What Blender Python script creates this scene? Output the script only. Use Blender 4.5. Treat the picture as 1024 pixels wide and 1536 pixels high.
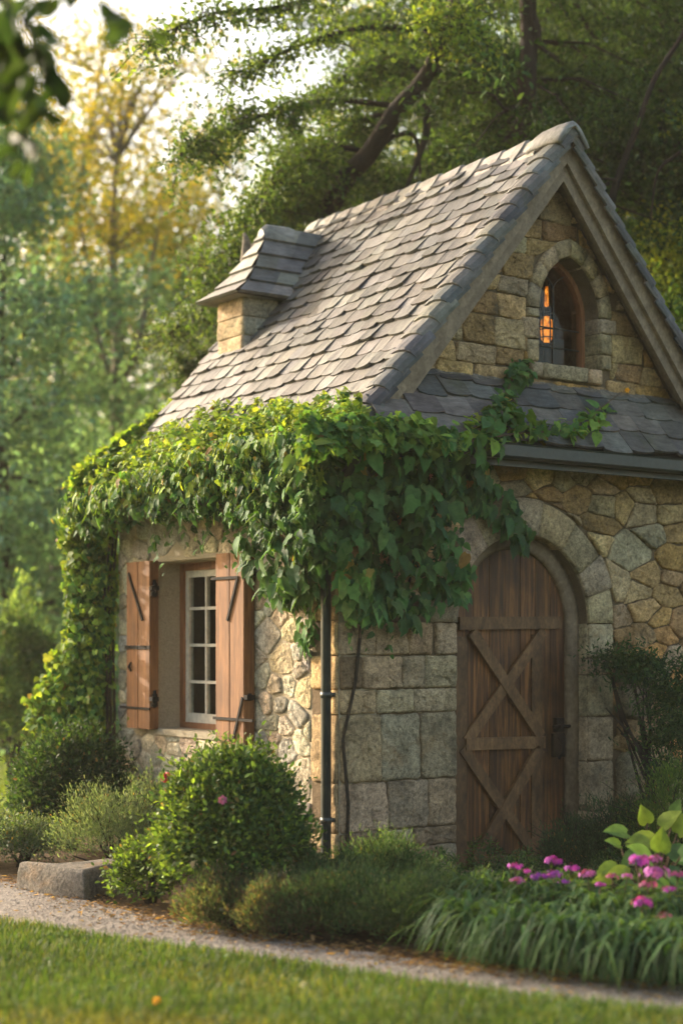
import bpy, math, random
import numpy as np
from mathutils import Vector, Matrix
from mathutils.geometry import tessellate_polygon

# ------------------------------------------------------------------ camera, light, exposure
SC = bpy.context.scene
for o in list(bpy.data.objects):
    bpy.data.objects.remove(o)
COL = SC.collection
R = math.radians

FPX = 2408.0                       # focal length in pixels of the 1024x1536 photograph
TH = math.atan(1712.0 / 2408.0)    # how far the camera is turned from the side wall's direction
FW = np.array([math.sin(TH), math.cos(TH), 0.0])
RT = np.array([math.cos(TH), -math.sin(TH), 0.0])
UP = np.array([0.0, 0.0, 1.0])
CAM = -(RT * ((508 - 512) / FPX * 10.25) + FW * 10.25) + UP * 1.6   # the cottage corner is the origin

cam_d = bpy.data.cameras.new('camera')
cam = bpy.data.objects.new('camera', cam_d)
COL.objects.link(cam)
cam.location = CAM
cam.rotation_euler = (math.pi / 2, 0, -TH)
cam_d.sensor_width = 36
cam_d.lens = FPX / 1536 * 36
cam_d.shift_y = 192 / 1536
cam_d.clip_end = 1000
cam_d.dof.use_dof = True
cam_d.dof.focus_distance = 10.5
cam_d.dof.aperture_fstop = cam_d.lens / 1000 / 0.064
SC.camera = cam

SUN_EL, SUN_AZ = 20.0, 54.0        # elevation, degrees left of the viewing direction
sd = -RT * math.sin(R(SUN_AZ)) * math.cos(R(SUN_EL)) + FW * math.cos(R(SUN_AZ)) * math.cos(R(SUN_EL)) + UP * math.sin(R(SUN_EL))
W = bpy.data.worlds.new('World')
SC.world = W
W.use_nodes = True
nt = W.node_tree
bg = nt.nodes['Background']
sky = nt.nodes.new('ShaderNodeTexSky')
sky.sky_type = 'NISHITA'
sky.sun_disc = False
sky.sun_elevation = R(SUN_EL)
sky.sun_rotation = math.atan2(sd[0], sd[1])
sky.air_density = 1.0
sky.dust_density = 5.0
sky.ozone_density = 0.6
wt = nt.nodes.new('ShaderNodeMix'); wt.data_type = 'RGBA'; wt.blend_type = 'MULTIPLY'; wt.inputs[0].default_value = 1.0
wt.inputs[7].default_value = (1.0, 0.93, 0.83, 1)     # warm evening air
nt.links.new(sky.outputs[0], wt.inputs[6]); nt.links.new(wt.outputs[2], bg.inputs[0])
bg.inputs[1].default_value = 0.15
sun_d = bpy.data.lights.new('sun', 'SUN')
sun_d.energy = 2.1
sun_d.angle = R(0.6)
sun_d.color = (1.0, 0.90, 0.76)
sun = bpy.data.objects.new('sun', sun_d)
COL.objects.link(sun)
sun.rotation_euler = Vector(sd).to_track_quat('Z', 'Y').to_euler()
SC.view_settings.view_transform = 'Standard'
SC.view_settings.look = 'None'
SC.view_settings.exposure = 2.1
SC.view_settings.gamma = 1.0
SC.render.engine = 'CYCLES'
SC.cycles.use_denoising = True
try:
    SC.cycles.denoiser = 'OPENIMAGEDENOISE'
except Exception:
    pass
SC.cycles.max_bounces = 8
SC.cycles.diffuse_bounces = 4
SC.cycles.transmission_bounces = 6
SC.cycles.volume_bounces = 1
SC.cycles.sample_clamp_indirect = 6.0

# ------------------------------------------------------------------ pixel -> place helpers
def ray(px, py):
    return FW + RT * ((px - 512) / FPX) + UP * ((960 - py) / FPX)
def at(px, py, d):
    return CAM + ray(px, py) * d
def on_x(px, py, x):
    r = ray(px, py); return CAM + r * ((x - CAM[0]) / r[0])
def on_y(px, py, y):
    r = ray(px, py); return CAM + r * ((y - CAM[1]) / r[1])
def on_z(px, py, z=0.0):
    r = ray(px, py); return CAM + r * ((z - CAM[2]) / r[2])
def on_plane(px, py, p0, n):
    r = ray(px, py); n = np.array(n); return CAM + r * (np.dot(np.array(p0) - CAM, n) / np.dot(r, n))
def cd(r, d, z=0.0):               # metres right of and ahead of the camera
    p = CAM + RT * r + FW * d; return np.array([p[0], p[1], z])
def pxd(px, d, z=0.0):             # photo column at distance d
    return cd((px - 512) / FPX * d, d, z)

# ------------------------------------------------------------------ mesh helpers
class MB:
    def __init__(s):
        s.v = []; s.f = []; s.c = []
    def add(s, verts, faces, col=(1, 1, 1)):
        b = len(s.v)
        s.v.extend([tuple(map(float, p)) for p in verts])
        for f in faces:
            s.f.append(tuple(i + b for i in f)); s.c.append(col)
    def box(s, lo, hi, col=(1, 1, 1)):
        x0, y0, z0 = lo; x1, y1, z1 = hi
        s.add([(x0,y0,z0),(x1,y0,z0),(x1,y1,z0),(x0,y1,z0),(x0,y0,z1),(x1,y0,z1),(x1,y1,z1),(x0,y1,z1)],
              [(0,3,2,1),(4,5,6,7),(0,1,5,4),(1,2,6,5),(2,3,7,6),(3,0,4,7)], col)
    def bar(s, p, q, w, t, n, col=(1, 1, 1)):
        """a board from p to q, w wide, t thick (towards n from the line's plane)"""
        p = np.array(p, float); q = np.array(q, float); n = np.array(n, float); n /= np.linalg.norm(n)
        d = q - p; d /= np.linalg.norm(d)
        a = np.cross(n, d) * w / 2
        vs = []
        for o in (p, q):
            for (sa, sn) in ((-1, 0), (1, 0), (1, 1), (-1, 1)):
                vs.append(o + a * sa + n * t * sn)
        s.add(vs, [(0,1,2,3),(7,6,5,4),(0,4,5,1),(1,5,6,2),(2,6,7,3),(3,7,4,0)], col)
    def tube(s, pts, rad, n=8, col=(1, 1, 1), cap=True):
        pts = [np.array(p, float) for p in pts]
        if not hasattr(rad, '__len__'): rad = [rad] * len(pts)
        ref = np.array([0.31, 0.17, 0.93]); vs = []; fs = []
        for i, p in enumerate(pts):
            t = pts[min(i + 1, len(pts) - 1)] - pts[max(i - 1, 0)]
            t /= max(np.linalg.norm(t), 1e-9)
            a = np.cross(t, ref)
            if np.linalg.norm(a) < 1e-3: a = np.cross(t, [1, 0, 0])
            a /= np.linalg.norm(a); b = np.cross(t, a)
            for k in range(n):
                an = 2 * math.pi * k / n
                vs.append(p + (a * math.cos(an) + b * math.sin(an)) * rad[i])
        for i in range(len(pts) - 1):
            for k in range(n):
                k2 = (k + 1) % n
                fs.append((i*n+k, i*n+k2, (i+1)*n+k2, (i+1)*n+k))
        if cap:
            fs.append(tuple(range(n - 1, -1, -1))); fs.append(tuple((len(pts)-1)*n + k for k in range(n)))
        s.add(vs, fs, col)
    def prism(s, pts, fmap, h0, h1, col=(1, 1, 1), skip=()):
        """2-D outline (may be concave) -> solid between heights h0 and h1 along the map's third axis"""
        n = len(pts)
        tri = tessellate_polygon([[Vector((p[0], p[1], 0)) for p in pts]])
        lo = [fmap(p[0], p[1], h0) for p in pts]; hi = [fmap(p[0], p[1], h1) for p in pts]
        fs = [tuple(t) for t in tri] + [tuple(i + n for i in reversed(t)) for t in tri]
        for i in range(n):
            if i in skip: continue
            j = (i + 1) % n
            fs.append((i, j, j + n, i + n))
        s.add(lo + hi, fs, col)
    def loft(s, rings, closed=True, col=(1, 1, 1), caps=True):
        n = len(rings[0]); vs = [p for r in rings for p in r]; fs = []
        for i in range(len(rings) - 1):
            for k in range(n if closed else n - 1):
                k2 = (k + 1) % n
                fs.append((i*n+k, i*n+k2, (i+1)*n+k2, (i+1)*n+k))
        if caps:
            fs.append(tuple(range(n - 1, -1, -1))); fs.append(tuple((len(rings)-1)*n + k for k in range(n)))
        s.add(vs, fs, col)
    def build(s, name, mat, parent=None, smooth=False):
        me = bpy.data.meshes.new(name)
        off = np.array(ROOT.get(parent.name, (0, 0, 0))) if parent else np.zeros(3)
        V = np.array(s.v, float) - off
        me.from_pydata(V.tolist(), [], s.f)
        if s.f:
            a = me.attributes.new('tint', 'FLOAT_COLOR', 'FACE')
            a.data.foreach_set('color', np.array([(*c, 1.0) for c in s.c], 'f').ravel())
        if smooth:
            me.polygons.foreach_set('use_smooth', [True] * len(me.polygons))
        me.materials.append(mat)
        return link(name, me, parent, off)

ROOT = {}
def link(name, me, parent, off=None):
    o = bpy.data.objects.new(name, me)
    COL.objects.link(o)
    if parent:
        o.parent = parent
        ROOT[o.name] = tuple(ROOT.get(parent.name, (0, 0, 0)))
    return o
def np_mesh(name, V, F, C, mat, parent=None, smooth=False):
    """arrays -> mesh; all faces have the same number of corners; C is one colour per face"""
    off = np.array(ROOT.get(parent.name, (0, 0, 0))) if parent else np.zeros(3)
    me = bpy.data.meshes.new(name)
    k = F.shape[1]
    me.vertices.add(len(V)); me.vertices.foreach_set('co', (V - off).astype('f').ravel())
    me.loops.add(F.size); me.loops.foreach_set('vertex_index', F.astype('i').ravel())
    me.polygons.add(len(F)); me.polygons.foreach_set('loop_start', np.arange(0, F.size, k, dtype='i'))
    me.polygons.foreach_set('loop_total', np.full(len(F), k, 'i'))
    if smooth: me.polygons.foreach_set('use_smooth', np.ones(len(F), bool))
    me.update(calc_edges=True)
    if C is not None:
        a = me.attributes.new('tint', 'FLOAT_COLOR', 'FACE')
        a.data.foreach_set('color', np.concatenate([C, np.ones((len(C), 1))], 1).astype('f').ravel())
    me.materials.append(mat)
    return link(name, me, parent, off)
def tag(o, label, cat, group=None, kind=None):
    if label: o['label'] = label
    if cat: o['category'] = cat
    if group: o['group'] = group
    if kind: o['kind'] = kind
    return o
def thing(name, loc, label, cat, group=None):
    o = bpy.data.objects.new(name, None)
    COL.objects.link(o)
    o.location = [float(a) for a in loc]; o.empty_display_size = 0.1
    ROOT[o.name] = tuple(float(a) for a in loc)
    return tag(o, label, cat, group)
def copy_tree(root, loc, rz, scale, label):
    r = root.copy(); COL.objects.link(r)
    r.location = [float(a) for a in loc]; r.rotation_euler = (0, 0, rz); r.scale = (scale,) * 3
    r['label'] = label
    for ch in list(root.children):
        c = ch.copy(); COL.objects.link(c); c.parent = r
        for g in list(ch.children):
            d = g.copy(); COL.objects.link(d); d.parent = c
    return r

# ------------------------------------------------------------------ materials
class NG:
    def __init__(s, name):
        s.m = bpy.data.materials.new(name); s.m.use_nodes = True
        s.t = s.m.node_tree; s.b = s.t.nodes['Principled BSDF']; s.out = s.t.nodes['Material Output']
        s.tc = s.t.nodes.new('ShaderNodeTexCoord')
    def n(s, typ, **kw):
        x = s.t.nodes.new('ShaderNode' + typ)
        for k, v in kw.items(): setattr(x, k, v)
        return x
    def l(s, a, b): s.t.links.new(a, b)
    def noise(s, scale, detail=6, rough=0.6, stretch=(1, 1, 1), dist=0.0):
        mp = s.n('Mapping'); mp.inputs['Scale'].default_value = stretch
        s.l(s.tc.outputs['Object'], mp.inputs[0])
        x = s.n('TexNoise'); x.inputs['Scale'].default_value = scale
        x.inputs['Detail'].default_value = detail; x.inputs['Roughness'].default_value = rough
        x.inputs['Distortion'].default_value = dist
        s.l(mp.outputs[0], x.inputs['Vector']); return x.outputs[0]
    def voro(s, scale, feature='F1', stretch=(1, 1, 1)):
        mp = s.n('Mapping'); mp.inputs['Scale'].default_value = stretch
        s.l(s.tc.outputs['Object'], mp.inputs[0])
        x = s.n('TexVoronoi', feature=feature); x.inputs['Scale'].default_value = scale
        s.l(mp.outputs[0], x.inputs['Vector']); return x
    def ramp(s, fac, stops):
        x = s.n('ValToRGB'); e = x.color_ramp.elements
        while len(e) < len(stops): e.new(0.5)
        for el, (p, c) in zip(e, stops):
            el.position = p; el.color = (*c, 1) if len(c) == 3 else c
        s.l(fac, x.inputs[0]); return x.outputs[0]
    def mix(s, fac, a, b, mode='MIX'):
        x = s.n('Mix', data_type='RGBA', blend_type=mode)
        for sock, v in ((x.inputs[0], fac), (x.inputs[6], a), (x.inputs[7], b)):
            if hasattr(v, 'is_output'): s.l(v, sock)
            elif isinstance(v, (int, float)): sock.default_value = v
            else: sock.default_value = (*v, 1)
        return x.outputs[2]
    def attr(s, name='tint'):
        x = s.n('Attribute'); x.attribute_name = name; return x.outputs['Color']
    def bump(s, h, strength=0.5, dist=0.01, prev=None):
        x = s.n('Bump'); x.inputs['Strength'].default_value = strength; x.inputs['Distance'].default_value = dist
        s.l(h, x.inputs['Height'])
        if prev: s.l(prev, x.inputs['Normal'])
        return x.outputs[0]
    def fin(s, col=None, rough=0.8, normal=None, spec=0.3, metal=0.0):
        b = s.b.inputs
        if col is not None:
            if hasattr(col, 'is_output'): s.l(col, b['Base Color'])
            else: b['Base Color'].default_value = (*col, 1)
        if hasattr(rough, 'is_output'): s.l(rough, b['Roughness'])
        else: b['Roughness'].default_value = rough
        b['Specular IOR Level'].default_value = spec; b['Metallic'].default_value = metal
        if normal: s.l(normal, b['Normal'])
        return s.m

def G(v): return (v, v, v)
def m_stone(name, pat=0.5, lichen=(0.10, 0.095, 0.07), bs=1.0):
    g = NG(name); t = g.attr()
    n1 = g.noise(7, 8, 0.62); n2 = g.noise(38, 8, 0.7); n3 = g.noise(3.1, 5, 0.6, dist=0.6); n4 = g.noise(150, 4, 0.6)
    c = g.mix(1.0, t, g.ramp(n1, [(0.3, G(0.5)), (0.5, G(1.0)), (0.72, G(1.4))]), 'MULTIPLY')
    c = g.mix(1.0, c, g.ramp(n2, [(0.32, G(0.42)), (0.52, G(1.0)), (0.75, G(1.5))]), 'MULTIPLY')
    c = g.mix(g.ramp(g.noise(5.2, 9, 0.72), [(0.54, G(0)), (0.70, G(pat))]), c, lichen)
    c = g.mix(g.ramp(n3, [(0.56, G(0)), (0.74, G(0.45))]), c, (0.34, 0.19, 0.07))
    c = g.mix(1.0, c, g.ramp(n4, [(0.32, G(0.55)), (0.5, G(1.0)), (0.70, G(1.35))]), 'MULTIPLY')
    c = g.mix(g.ramp(g.noise(16, 9, 0.8), [(0.60, G(0)), (0.68, G(0.6))]), c, (0.055, 0.048, 0.034))
    c = g.mix(g.ramp(g.noise(23, 8, 0.75), [(0.63, G(0)), (0.70, G(0.5))]), c, (0.40, 0.36, 0.27))
    b1 = g.bump(n1, 0.55 * bs, 0.03); b2 = g.bump(n2, 0.7 * bs, 0.012, b1); b3 = g.bump(n4, 0.6 * bs, 0.003, b2)
    return g.fin(c, 0.92, b3, 0.2)
def m_mortar(name, c0, c1):
    g = NG(name); n1 = g.noise(11, 8, 0.7); n2 = g.noise(90, 6, 0.7)
    c = g.mix(n1, c0, c1)
    c = g.mix(1.0, c, g.ramp(n2, [(0.3, G(0.7)), (0.7, G(1.2))]), 'MULTIPLY')
    return g.fin(c, 0.95, g.bump(n2, 0.8, 0.006, g.bump(n1, 0.8, 0.03)), 0.15)
def m_slate(name, rough=0.55, spec=0.4):
    g = NG(name); t = g.attr()
    n1 = g.noise(6, 6, 0.65); n2 = g.noise(1, 8, 0.7, (28, 4, 28)); n3 = g.noise(55, 7, 0.7)
    n5 = g.noise(1, 6, 0.7, (9, 46, 9))
    c = g.mix(1.0, t, g.ramp(n1, [(0.3, G(0.6)), (0.7, G(1.35))]), 'MULTIPLY')
    c = g.mix(1.0, c, g.ramp(n5, [(0.3, G(0.62)), (0.7, G(1.3))]), 'MULTIPLY')
    c = g.mix(g.ramp(n3, [(0.58, G(0)), (0.72, G(0.5))]), c, (0.20, 0.18, 0.13))
    c = g.mix(g.ramp(g.noise(9, 7, 0.7), [(0.56, G(0)), (0.72, G(0.7))]), c, (0.05, 0.045, 0.032))
    c = g.mix(g.ramp(g.noise(2.6, 8, 0.75), [(0.58, G(0)), (0.70, G(0.6))]), c, (0.06, 0.065, 0.022))
    r = g.ramp(n1, [(0.3, G(rough - 0.1)), (0.7, G(rough + 0.15))])
    return g.fin(c, r, g.bump(n3, 0.6, 0.005, g.bump(n5, 0.8, 0.010)), spec)
def m_wood(name, dark, mid, light, rough=0.7, stretch=(16, 16, 0.9), wear=0.4, grey=0.3):
    g = NG(name); n1 = g.noise(2.2, 8, 0.65, stretch, 0.5); n2 = g.noise(9, 8, 0.7, stretch); n3 = g.noise(2.4, 5, 0.6)
    c = g.ramp(n1, [(0.28, dark), (0.5, mid), (0.75, light)])
    c = g.mix(1.0, c, g.ramp(n2, [(0.3, G(0.6)), (0.7, G(1.25))]), 'MULTIPLY')
    c = g.mix(1.0, c, g.attr('tint'), 'MULTIPLY')
    c = g.mix(g.ramp(n3, [(0.52, G(0)), (0.75, G(wear))]), c, tuple(x * 0.45 for x in dark))
    c = g.mix(g.ramp(g.noise(3.4, 9, 0.75, (5, 5, .7)), [(0.56, G(0)), (0.70, G(grey))]), c, tuple(.5*m + .5*(.12 + .1*k) for m, k in zip(mid, (.8, .6, .4))))
    return g.fin(c, rough, g.bump(n2, 0.5, 0.004, g.bump(n1, 0.4, 0.006)), 0.3)
def m_leaf(name, trans=0.35, rough=0.5, spec=0.35):
    g = NG(name); t = g.attr()
    c = g.mix(1.0, t, g.ramp(g.noise(24, 3, 0.5), [(0.3, G(0.75)), (0.7, G(1.25))]), 'MULTIPLY')
    g.fin(c, rough, None, spec)
    tr = g.n('BsdfTranslucent'); mx = g.n('MixShader'); mx.inputs[0].default_value = trans
    g.l(g.mix(1.0, c, (1.7, 1.55, 0.55), 'MULTIPLY'), tr.inputs[0])
    g.l(g.b.outputs[0], mx.inputs[1]); g.l(tr.outputs[0], mx.inputs[2]); g.l(mx.outputs[0], g.out.inputs[0])
    return g.m
def m_bark(name, c0, c1):
    g = NG(name); n1 = g.noise(3, 8, 0.7, (9, 9, 1.6)); n2 = g.noise(30, 5, 0.7)
    return g.fin(g.mix(n1, c0, c1), 0.9, g.bump(n2, 0.5, 0.01, g.bump(n1, 0.9, 0.04)), 0.15)
def m_plain(name, c, rough=0.6, spec=0.4, metal=0.0, var=0.25, sc=20):
    g = NG(name); n = g.noise(sc, 6, 0.65)
    col = g.mix(1.0, c, g.ramp(n, [(0.3, G(1 - var)), (0.7, G(1 + var))]), 'MULTIPLY')
    return g.fin(col, rough, g.bump(n, 0.25, 0.004), spec, metal)

M = {}
M['stone_front'] = m_stone('stone_front', 0.6, bs=2.2)
M['stone_side'] = m_stone('stone_side', 0.45, (0.15, 0.135, 0.085), bs=1.3)
M['stone_dressed'] = m_stone('stone_dressed', 0.55, bs=2.0)
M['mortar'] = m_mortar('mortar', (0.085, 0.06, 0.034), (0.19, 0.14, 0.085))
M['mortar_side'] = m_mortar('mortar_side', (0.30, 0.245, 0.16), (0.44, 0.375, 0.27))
M['plaster'] = m_mortar('plaster', (0.30, 0.255, 0.18), (0.38, 0.33, 0.24))
M['slate'] = m_slate('slate', 0.5)
M['slate_dark'] = m_slate('slate_dark', 0.75, 0.15)
M['verge'] = m_slate('verge', 0.7, 0.2)
M['wood_door'] = m_wood('wood_door', (0.013, 0.0045, 0.0012), (0.082, 0.032, 0.008), (0.25, 0.105, 0.030), 0.55, wear=0.8, grey=0.04)
M['wood_brace'] = m_wood('wood_brace', (0.05, 0.025, 0.010), (0.12, 0.063, 0.025), (0.21, 0.118, 0.050), 0.65, stretch=(6, 6, 3), wear=0.5, grey=0.1)
M['wood_shutter'] = m_wood('wood_shutter', (0.085, 0.034, 0.012), (0.19, 0.080, 0.028), (0.29, 0.135, 0.052), 0.75, wear=0.6)
M['wood_trim'] = m_wood('wood_trim', (0.15, 0.11, 0.07), (0.22, 0.165, 0.11), (0.30, 0.23, 0.155), 0.75, stretch=(4, 4, 3), wear=0.35)
M['wood_frame'] = m_wood('wood_frame', (0.14, 0.06, 0.025), (0.24, 0.10, 0.042), (0.32, 0.15, 0.07), 0.6)
M['sash'] = m_plain('sash', (0.52, 0.47, 0.38), 0.5)
M['gutter'] = m_plain('gutter', (0.018, 0.024, 0.021), 0.42, 0.5, 0.0, 0.35)
M['iron'] = m_plain('iron', (0.012, 0.010, 0.009), 0.8, 0.12, 0.0, 0.5)
M['curtain'] = m_plain('curtain', (0.12, 0.16, 0.20), 0.9)
M['dark_room'] = m_plain('dark_room', (0.03, 0.025, 0.02), 0.95)
M['bark'] = m_bark('bark', (0.014, 0.011, 0.008), (0.05, 0.04, 0.03))
M['bark_pale'] = m_bark('bark_pale', (0.10, 0.085, 0.065), (0.22, 0.19, 0.15))
M['bark_red'] = m_bark('bark_red', (0.07, 0.045, 0.025), (0.14, 0.10, 0.06))
M['leaf_far'] = m_leaf('leaf_far', 0.5, 0.7, 0.1)
M['leaf'] = m_leaf('leaf', 0.42, 0.6, 0.2)
M['ivy_leaf'] = m_leaf('ivy_leaf', 0.38, 0.65, 0.14)
M['petal'] = m_leaf('petal', 0.3, 0.6, 0.2)
def m_glass(name):
    g = NG(name); g.b.inputs['Base Color'].default_value = (0.75, 0.82, 0.8, 1); g.b.inputs['Roughness'].default_value = 0.04
    g.b.inputs['Transmission Weight'].default_value = 1.0; g.b.inputs['IOR'].default_value = 1.18
    g.l(g.bump(g.noise(6, 2, 0.5), 0.15, 0.02), g.b.inputs['Normal'])
    return g.m
M['glass'] = m_glass('glass')
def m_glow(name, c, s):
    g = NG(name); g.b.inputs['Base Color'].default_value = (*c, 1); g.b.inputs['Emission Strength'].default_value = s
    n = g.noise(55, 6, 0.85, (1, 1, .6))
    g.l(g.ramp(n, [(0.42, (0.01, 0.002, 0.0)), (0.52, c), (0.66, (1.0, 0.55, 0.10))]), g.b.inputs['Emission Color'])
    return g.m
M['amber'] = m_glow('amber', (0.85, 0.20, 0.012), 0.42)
def m_ground(name, cols, sc=6, fine=60, bd=0.02):
    g = NG(name); n1 = g.noise(sc, 8, 0.7); n2 = g.noise(fine, 7, 0.75)
    c = g.ramp(n1, [(0.3, cols[0]), (0.5, cols[1]), (0.72, cols[2])])
    c = g.mix(1.0, c, g.ramp(n2, [(0.3, G(0.5)), (0.7, G(1.4))]), 'MULTIPLY')
    return g.fin(c, 0.95, g.bump(n2, 0.9, bd), 0.1)
M['lawn'] = m_ground('lawn', [(0.035, 0.06, 0.014), (0.06, 0.095, 0.022), (0.10, 0.125, 0.035)], 0.9, 40)
M['soil'] = m_ground('soil', [(0.05, 0.032, 0.018), (0.10, 0.066, 0.036), (0.16, 0.115, 0.068)], 7, 70, 0.03)
def m_gravel():
    g = NG('gravel'); n1 = g.noise(1.6, 7, 0.65); v = g.voro(95); n2 = g.noise(160, 4, 0.6); n3 = g.noise(12, 7, 0.7)
    c = g.ramp(n1, [(0.3, (0.135, 0.11, 0.09)), (0.52, (0.19, 0.165, 0.14)), (0.75, (0.245, 0.22, 0.19))])
    c = g.mix(1.0, c, g.ramp(v.outputs['Color'], [(0.0, G(0.55)), (1.0, G(1.35))]), 'MULTIPLY')
    c = g.mix(1.0, c, g.ramp(n3, [(0.3, G(0.7)), (0.7, G(1.2))]), 'MULTIPLY')
    c = g.mix(g.ramp(n3, [(0.58, G(0)), (0.72, G(0.5))]), c, (0.15, 0.10, 0.06))
    return g.fin(c, 0.9, g.bump(v.outputs['Distance'], 0.8, 0.006, g.bump(n3, 0.5, 0.02)), 0.25)
M['gravel'] = m_gravel()
# ------------------------------------------------------------------ setting: lawn, path, bed
rng = random.Random(7)
npr = np.random.default_rng(7)
def struct(o, kind='structure'):
    o['kind'] = kind; return o
def sheet(name, pts, z, mat):
    mb = MB(); tri = tessellate_polygon([[Vector((p[0], p[1], 0)) for p in pts]])
    mb.add([(p[0], p[1], z) for p in pts], [tuple(t) for t in tri])
    return struct(mb.build(name, mat))
g0 = MB(); NGR = 24; gs = 160.0
c0 = cd(0, 40)
for i in range(NGR + 1):
    for j in range(NGR + 1):
        g0.v.append((c0[0] + (i / NGR - .5) * 2 * gs, c0[1] + (j / NGR - .5) * 2 * gs, 0.0))
for i in range(NGR):
    for j in range(NGR):
        a = i * (NGR + 1) + j
        g0.f.append((a, a + NGR + 1, a + NGR + 2, a + 1)); g0.c.append((1, 1, 1))
struct(g0.build('lawn_ground', M['lawn']))
def smooth_line(pts, n=8):
    out = []
    for i in range(len(pts) - 1):
        p0 = pts[max(i-1, 0)]; p1 = pts[i]; p2 = pts[i+1]; p3 = pts[min(i+2, len(pts)-1)]
        for k in range(n):
            t = k / n
            out.append(0.5 * ((2*p1) + (p2-p0)*t + (2*p0-5*p1+4*p2-p3)*t*t + (3*p1-p0-3*p2+p3)*t**3))
    out.append(pts[-1]); return out
PATH_UP = smooth_line([on_z(x, y)[:2] for x, y in ((-900, 1250), (-400, 1284), (0, 1322), (200, 1372), (400, 1408), (650, 1446), (850, 1466), (1024, 1482), (1400, 1512), (2000, 1560))])
PATH_LO = smooth_line([on_z(x, y)[:2] for x, y in ((-900, 1290), (-400, 1330), (0, 1386), (200, 1418), (400, 1444), (650, 1482), (850, 1508), (1024, 1526), (1400, 1562), (2000, 1620))])
def wob(pts, a, seed):
    r = random.Random(seed); return [p + np.array([r.uniform(-a, a), r.uniform(-a, a)]) for p in pts]
sheet('gravel_path', wob(PATH_UP, .025, 1) + wob(PATH_LO, .02, 2)[::-1], 0.010, M['gravel'])
bed = wob([p - np.array([0.0, 0.10]) for p in PATH_UP[12:]], .03, 3)
bed_back = [np.array([6.0, 0.5]), np.array([3.0, 0.5]), np.array([0.3, 0.3]), np.array([0.3, 3.4]), np.array([-1.0, 3.6])]
sheet('soil_bed', bed + [np.array(p) for p in bed_back], 0.005, M['soil'])

# ------------------------------------------------------------------ stonework
def clip(poly, a, b, c):
    out = []; n = len(poly)
    for i in range(n):
        p = poly[i]; q = poly[(i + 1) % n]
        dp = a*p[0] + b*p[1] - c; dq = a*q[0] + b*q[1] - c
        if dp <= 0: out.append(p)
        if (dp < 0 and dq > 0) or (dp > 0 and dq < 0):
            t = dp / (dp - dq); out.append((p[0] + (q[0]-p[0])*t, p[1] + (q[1]-p[1])*t))
    return out
def area(p):
    return 0.5 * sum(p[i][0]*p[(i+1) % len(p)][1] - p[(i+1) % len(p)][0]*p[i][1] for i in range(len(p)))
def inset(poly, g):
    if area(poly) < 0: poly = poly[::-1]
    out = list(poly); n = len(poly)
    for i in range(n):
        p = poly[i]; q = poly[(i+1) % n]; dx = q[0]-p[0]; dy = q[1]-p[1]; L = math.hypot(dx, dy)
        if L < 1e-6: continue
        a, b = dy/L, -dx/L
        out = clip(out, a, b, a*p[0] + b*p[1] - g)
        if len(out) < 3: return []
    return out
def chaikin(poly, r):
    out = []; n = len(poly)
    for i in range(n):
        p = poly[i]; q = poly[(i+1) % n]
        out.append((p[0]*(1-r) + q[0]*r, p[1]*(1-r) + q[1]*r)); out.append((p[0]*r + q[0]*(1-r), p[1]*r + q[1]*(1-r)))
    return out
def resample(poly, d):
    out = []; n = len(poly)
    for i in range(n):
        p = poly[i]; q = poly[(i+1) % n]; k = max(1, int(math.hypot(q[0]-p[0], q[1]-p[1]) / d))
        for j in range(k): out.append((p[0] + (q[0]-p[0])*j/k, p[1] + (q[1]-p[1])*j/k))
    return out
def stone(mb, poly, fmap, H, col, r, gap=0.006, soft=0, rough=0.004, base=-0.03, edge=0.010):
    if len(poly) < 3 or abs(area(poly)) < 0.0012: return
    poly = inset(poly, gap)
    if len(poly) < 3 or abs(area(poly)) < 0.0008: return
    if soft == 0: poly = chaikin(poly, 0.05)
    elif soft == 1: poly = chaikin(poly, 0.07)
    else: poly = chaikin(chaikin(poly, 0.16), .2)
    poly = resample(poly, 0.035)
    jj = min(rough, 0.004); f1, f2 = r.uniform(18, 34), r.uniform(0, 6.3); wv = .0025 if soft == 0 else (.007 if soft == 1 else .011)
    cx = sum(p[0] for p in poly) / len(poly); cy = sum(p[1] for p in poly) / len(poly)
    poly = [(p[0] + (p[0]-cx)*wv*6*math.sin(f1*p[1] + f2)*.9, p[1] + (p[1]-cy)*wv*6*math.sin(f1*p[0] - f2)*.9) for p in poly]
    poly = [(p[0] + r.uniform(-jj, jj), p[1] + r.uniform(-jj, jj)) for p in poly]
    cx = sum(p[0] for p in poly) / len(poly); cy = sum(p[1] for p in poly) / len(poly)
    sz = math.sqrt(abs(area(poly)))
    tx = r.uniform(-.06, .06); ty = r.uniform(-.06, .06)
    rings = []
    e1 = min(edge * 0.5 / max(sz * .5, .02), .12); e2 = min(edge * 1.6 / max(sz * .5, .02), .3)
    for s, h in ((1.0, base), (1.0, H * .35), (1 - e1, H * .78), (1 - e2, H * .97), (max(.25, .62 - e2*.4), H * 1.03), (.28, H * 1.06)):
        ring = []
        for p in poly:
            u = cx + (p[0]-cx)*s; v = cy + (p[1]-cy)*s
            hh = h + (0 if h < 0 else (tx*(p[0]-cx) + ty*(p[1]-cy))*s*.6 + r.uniform(-rough, rough) * (1.25 if s < .9 else .8 if s < .99 else .3))
            ring.append(fmap(u, v, hh))
        rings.append(ring)
    mb.loft(rings, True, col)
def pick(pal, r, var=0.16):
    c = r.choice(pal); k = 1 + r.uniform(-var, var)
    if pal is PAL_FRONT or pal is PAL_ASHLAR or pal is PAL_ARCH or len(pal) > 12: c = (c[0]*1.30, c[1]*1.16, c[2]*.92)
    return tuple(x * k * (1 + r.uniform(-.05, .05)) for x in c)
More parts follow.
